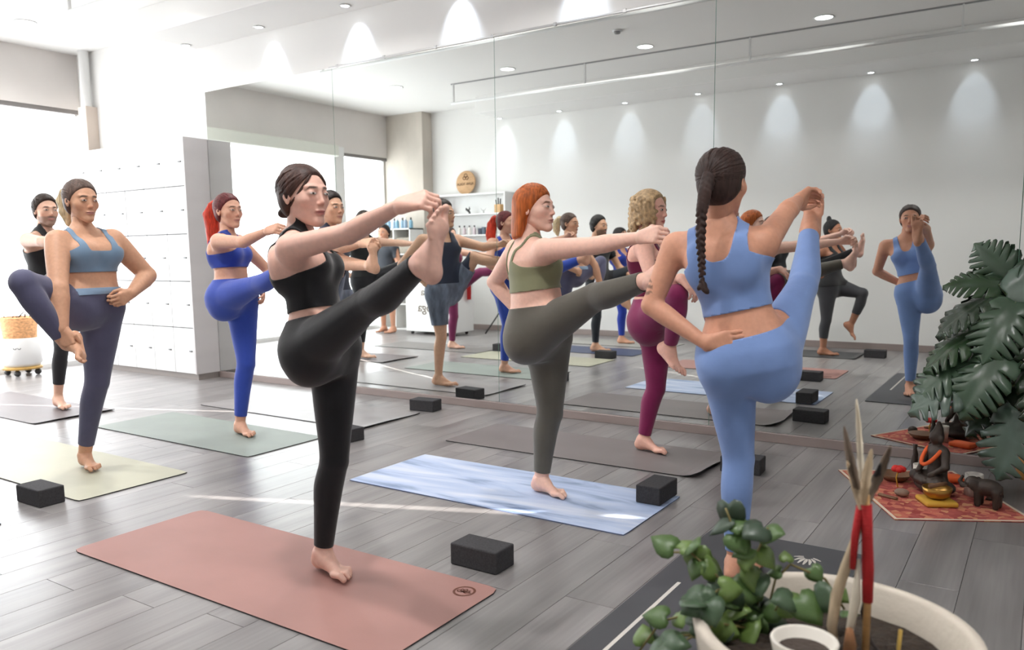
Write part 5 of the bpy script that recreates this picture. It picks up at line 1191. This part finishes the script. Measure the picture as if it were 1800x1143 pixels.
    person(dict(label='bearded man in black t-shirt and charcoal tights on the navy mat', res=.0105, male=True, skin=lin(210,162,132),
      J=dict(head=(-4.60,-3.68,1.555), neck=(-4.65,-3.68,1.39), shR=(-4.59,-3.86,1.315), shL=(-4.70,-3.51,1.315), elR=(-4.45,-3.93,1.05), wrR=(-4.25,-3.88,.93), elL=(-4.80,-3.38,1.08), wrL=(-4.63,-3.50,.95),
        hipR=(-4.61,-3.765,.87), hipL=(-4.62,-3.60,.865), kneeR=(-4.30,-3.95,1.02), ankR=(-4.33,-3.92,.62), kneeL=(-4.60,-3.62,.45), ankL=(-4.635,-3.65,.095)),
      face=(1,.15,0), footR=((.8,0,-.5),(.5,0,.8)), footL=((.97,-.12,0),(0,0,1)), handR=((.7,0,-.5),(-.4,.3,-.8),.6,.3), handL=HIPL, beard=.75,
      clothes=[('tights','legs',fabric('charcoal_tights',lin(44,48,54)),dict(waist=.06,cuff=1.9)), ('t_shirt','shirt',fabric('black_tee',lin(30,30,33)),dict(hem=.02,front=.41,back=.42,wf=.08,wb=.08,iso=.012,over=.06))],
      hair=(hair_mat('black_hair',lin(30,27,26)),'short')))
    person(dict(label='dark-haired woman in royal blue top and leggings beside the back wall', res=FAR, skin=lin(215,162,134),
      J=dict(head=(-4.79,-4.67,1.445), neck=(-4.81,-4.67,1.30), shR=(-4.76,-4.82,1.235), shL=(-4.85,-4.52,1.235), elR=(-4.60,-4.90,1.02), wrR=(-4.42,-4.86,.95), elL=(-4.95,-4.40,1.02), wrL=(-4.81,-4.52,.91),
        hipR=(-4.77,-4.755,.82), hipL=(-4.77,-4.59,.815), kneeR=(-4.45,-4.85,.98), ankR=(-4.47,-4.84,.60), kneeL=(-4.73,-4.61,.43), ankL=(-4.75,-4.63,.085)),
      face=(1,.2,0), footR=((.8,0,-.5),(.5,0,.8)), footL=((.97,-.12,0),(0,0,1)), handR=((.7,0,-.5),(-.4,.3,-.8),.6,.3), handL=HIPL,
      clothes=[('leggings','legs',fabric('blue_leggings',lin(40,64,168)),dict(waist=.12,cuff=1.9)), ('tank_top','top',fabric('blue_top',lin(40,60,160)),dict(hem=.135,front=.33,back=.33))],
      hair=(hair_mat('black_brown_hair',lin(38,32,32)),'lowbun')))
    person(dict(label='person with a black top bun in black tank and grey capri tights', res=.0095, skin=lin(183,128,101),
      J=dict(head=(-2.075,-4.620,1.455), neck=(-2.110,-4.620,1.310), shR=(-2.030,-4.770,1.240), shL=(-2.170,-4.480,1.240), elR=(-1.890,-4.850,1.050), wrR=(-1.860,-4.730,1.240), elL=(-2.280,-4.370,1.040), wrL=(-2.140,-4.500,0.920),
        hipR=(-2.050,-4.705,0.820), hipL=(-2.090,-4.540,0.815), kneeR=(-1.740,-4.650,0.730), ankR=(-1.860,-4.710,0.370), kneeL=(-2.105,-4.560,0.420), ankL=(-2.135,-4.590,0.085)),
      face=(1,.25,0), footR=((.65,.1,-.75),(.7,0,.6)), footL=((.97,-.12,0),(0,0,1)), handR=((.3,.3,.85),(-.8,.3,0),.7,.4), handL=HIPL,
      clothes=[('capri_tights','legs',fabric('grey_capris',lin(62,62,66)),dict(waist=.06,cuff=1.62)), ('tank_top','top',fabric('black_vest',lin(30,29,31)),dict(hem=.0,front=.33,back=.33,iso=.011,over=.05))],
      hair=(hair_mat('black_bun',lin(30,27,27)),'topbun')))
    person(dict(label='standing person in dark t-shirt and navy shorts beside the white counter', res=FAR, male=True, skin=lin(200,147,120),
      J=dict(head=(-8.710,-4.310,1.575), neck=(-8.710,-4.340,1.415), shR=(-8.520,-4.340,1.340), shL=(-8.900,-4.340,1.340), elR=(-8.450,-4.350,1.060), wrR=(-8.460,-4.260,0.820), elL=(-8.970,-4.350,1.060), wrL=(-8.960,-4.260,0.820),
        hipR=(-8.620,-4.340,0.880), hipL=(-8.800,-4.340,0.880), kneeR=(-8.610,-4.320,0.470), kneeL=(-8.810,-4.320,0.470), ankR=(-8.610,-4.350,0.090), ankL=(-8.810,-4.350,0.090)),
      face=(.25,1,0), footR=((.1,1,0),(0,0,1)), footL=((-.1,1,0),(0,0,1)), handR=((0,.3,-1),(-1,0,0),.4,.2), handL=((0,.3,-1),(1,0,0),.4,.2),
      clothes=[('shorts','legs',fabric('navy_shorts',lin(44,50,72)),dict(waist=.06,cuff=.8,iso=.016)), ('t_shirt','shirt',fabric('dark_tee',lin(50,54,62)),dict(hem=.02,front=.41,back=.42,wf=.08,wb=.08,iso=.014,over=.06))],
      hair=(hair_mat('dark_short',lin(36,31,30)),'short')))
add_people()
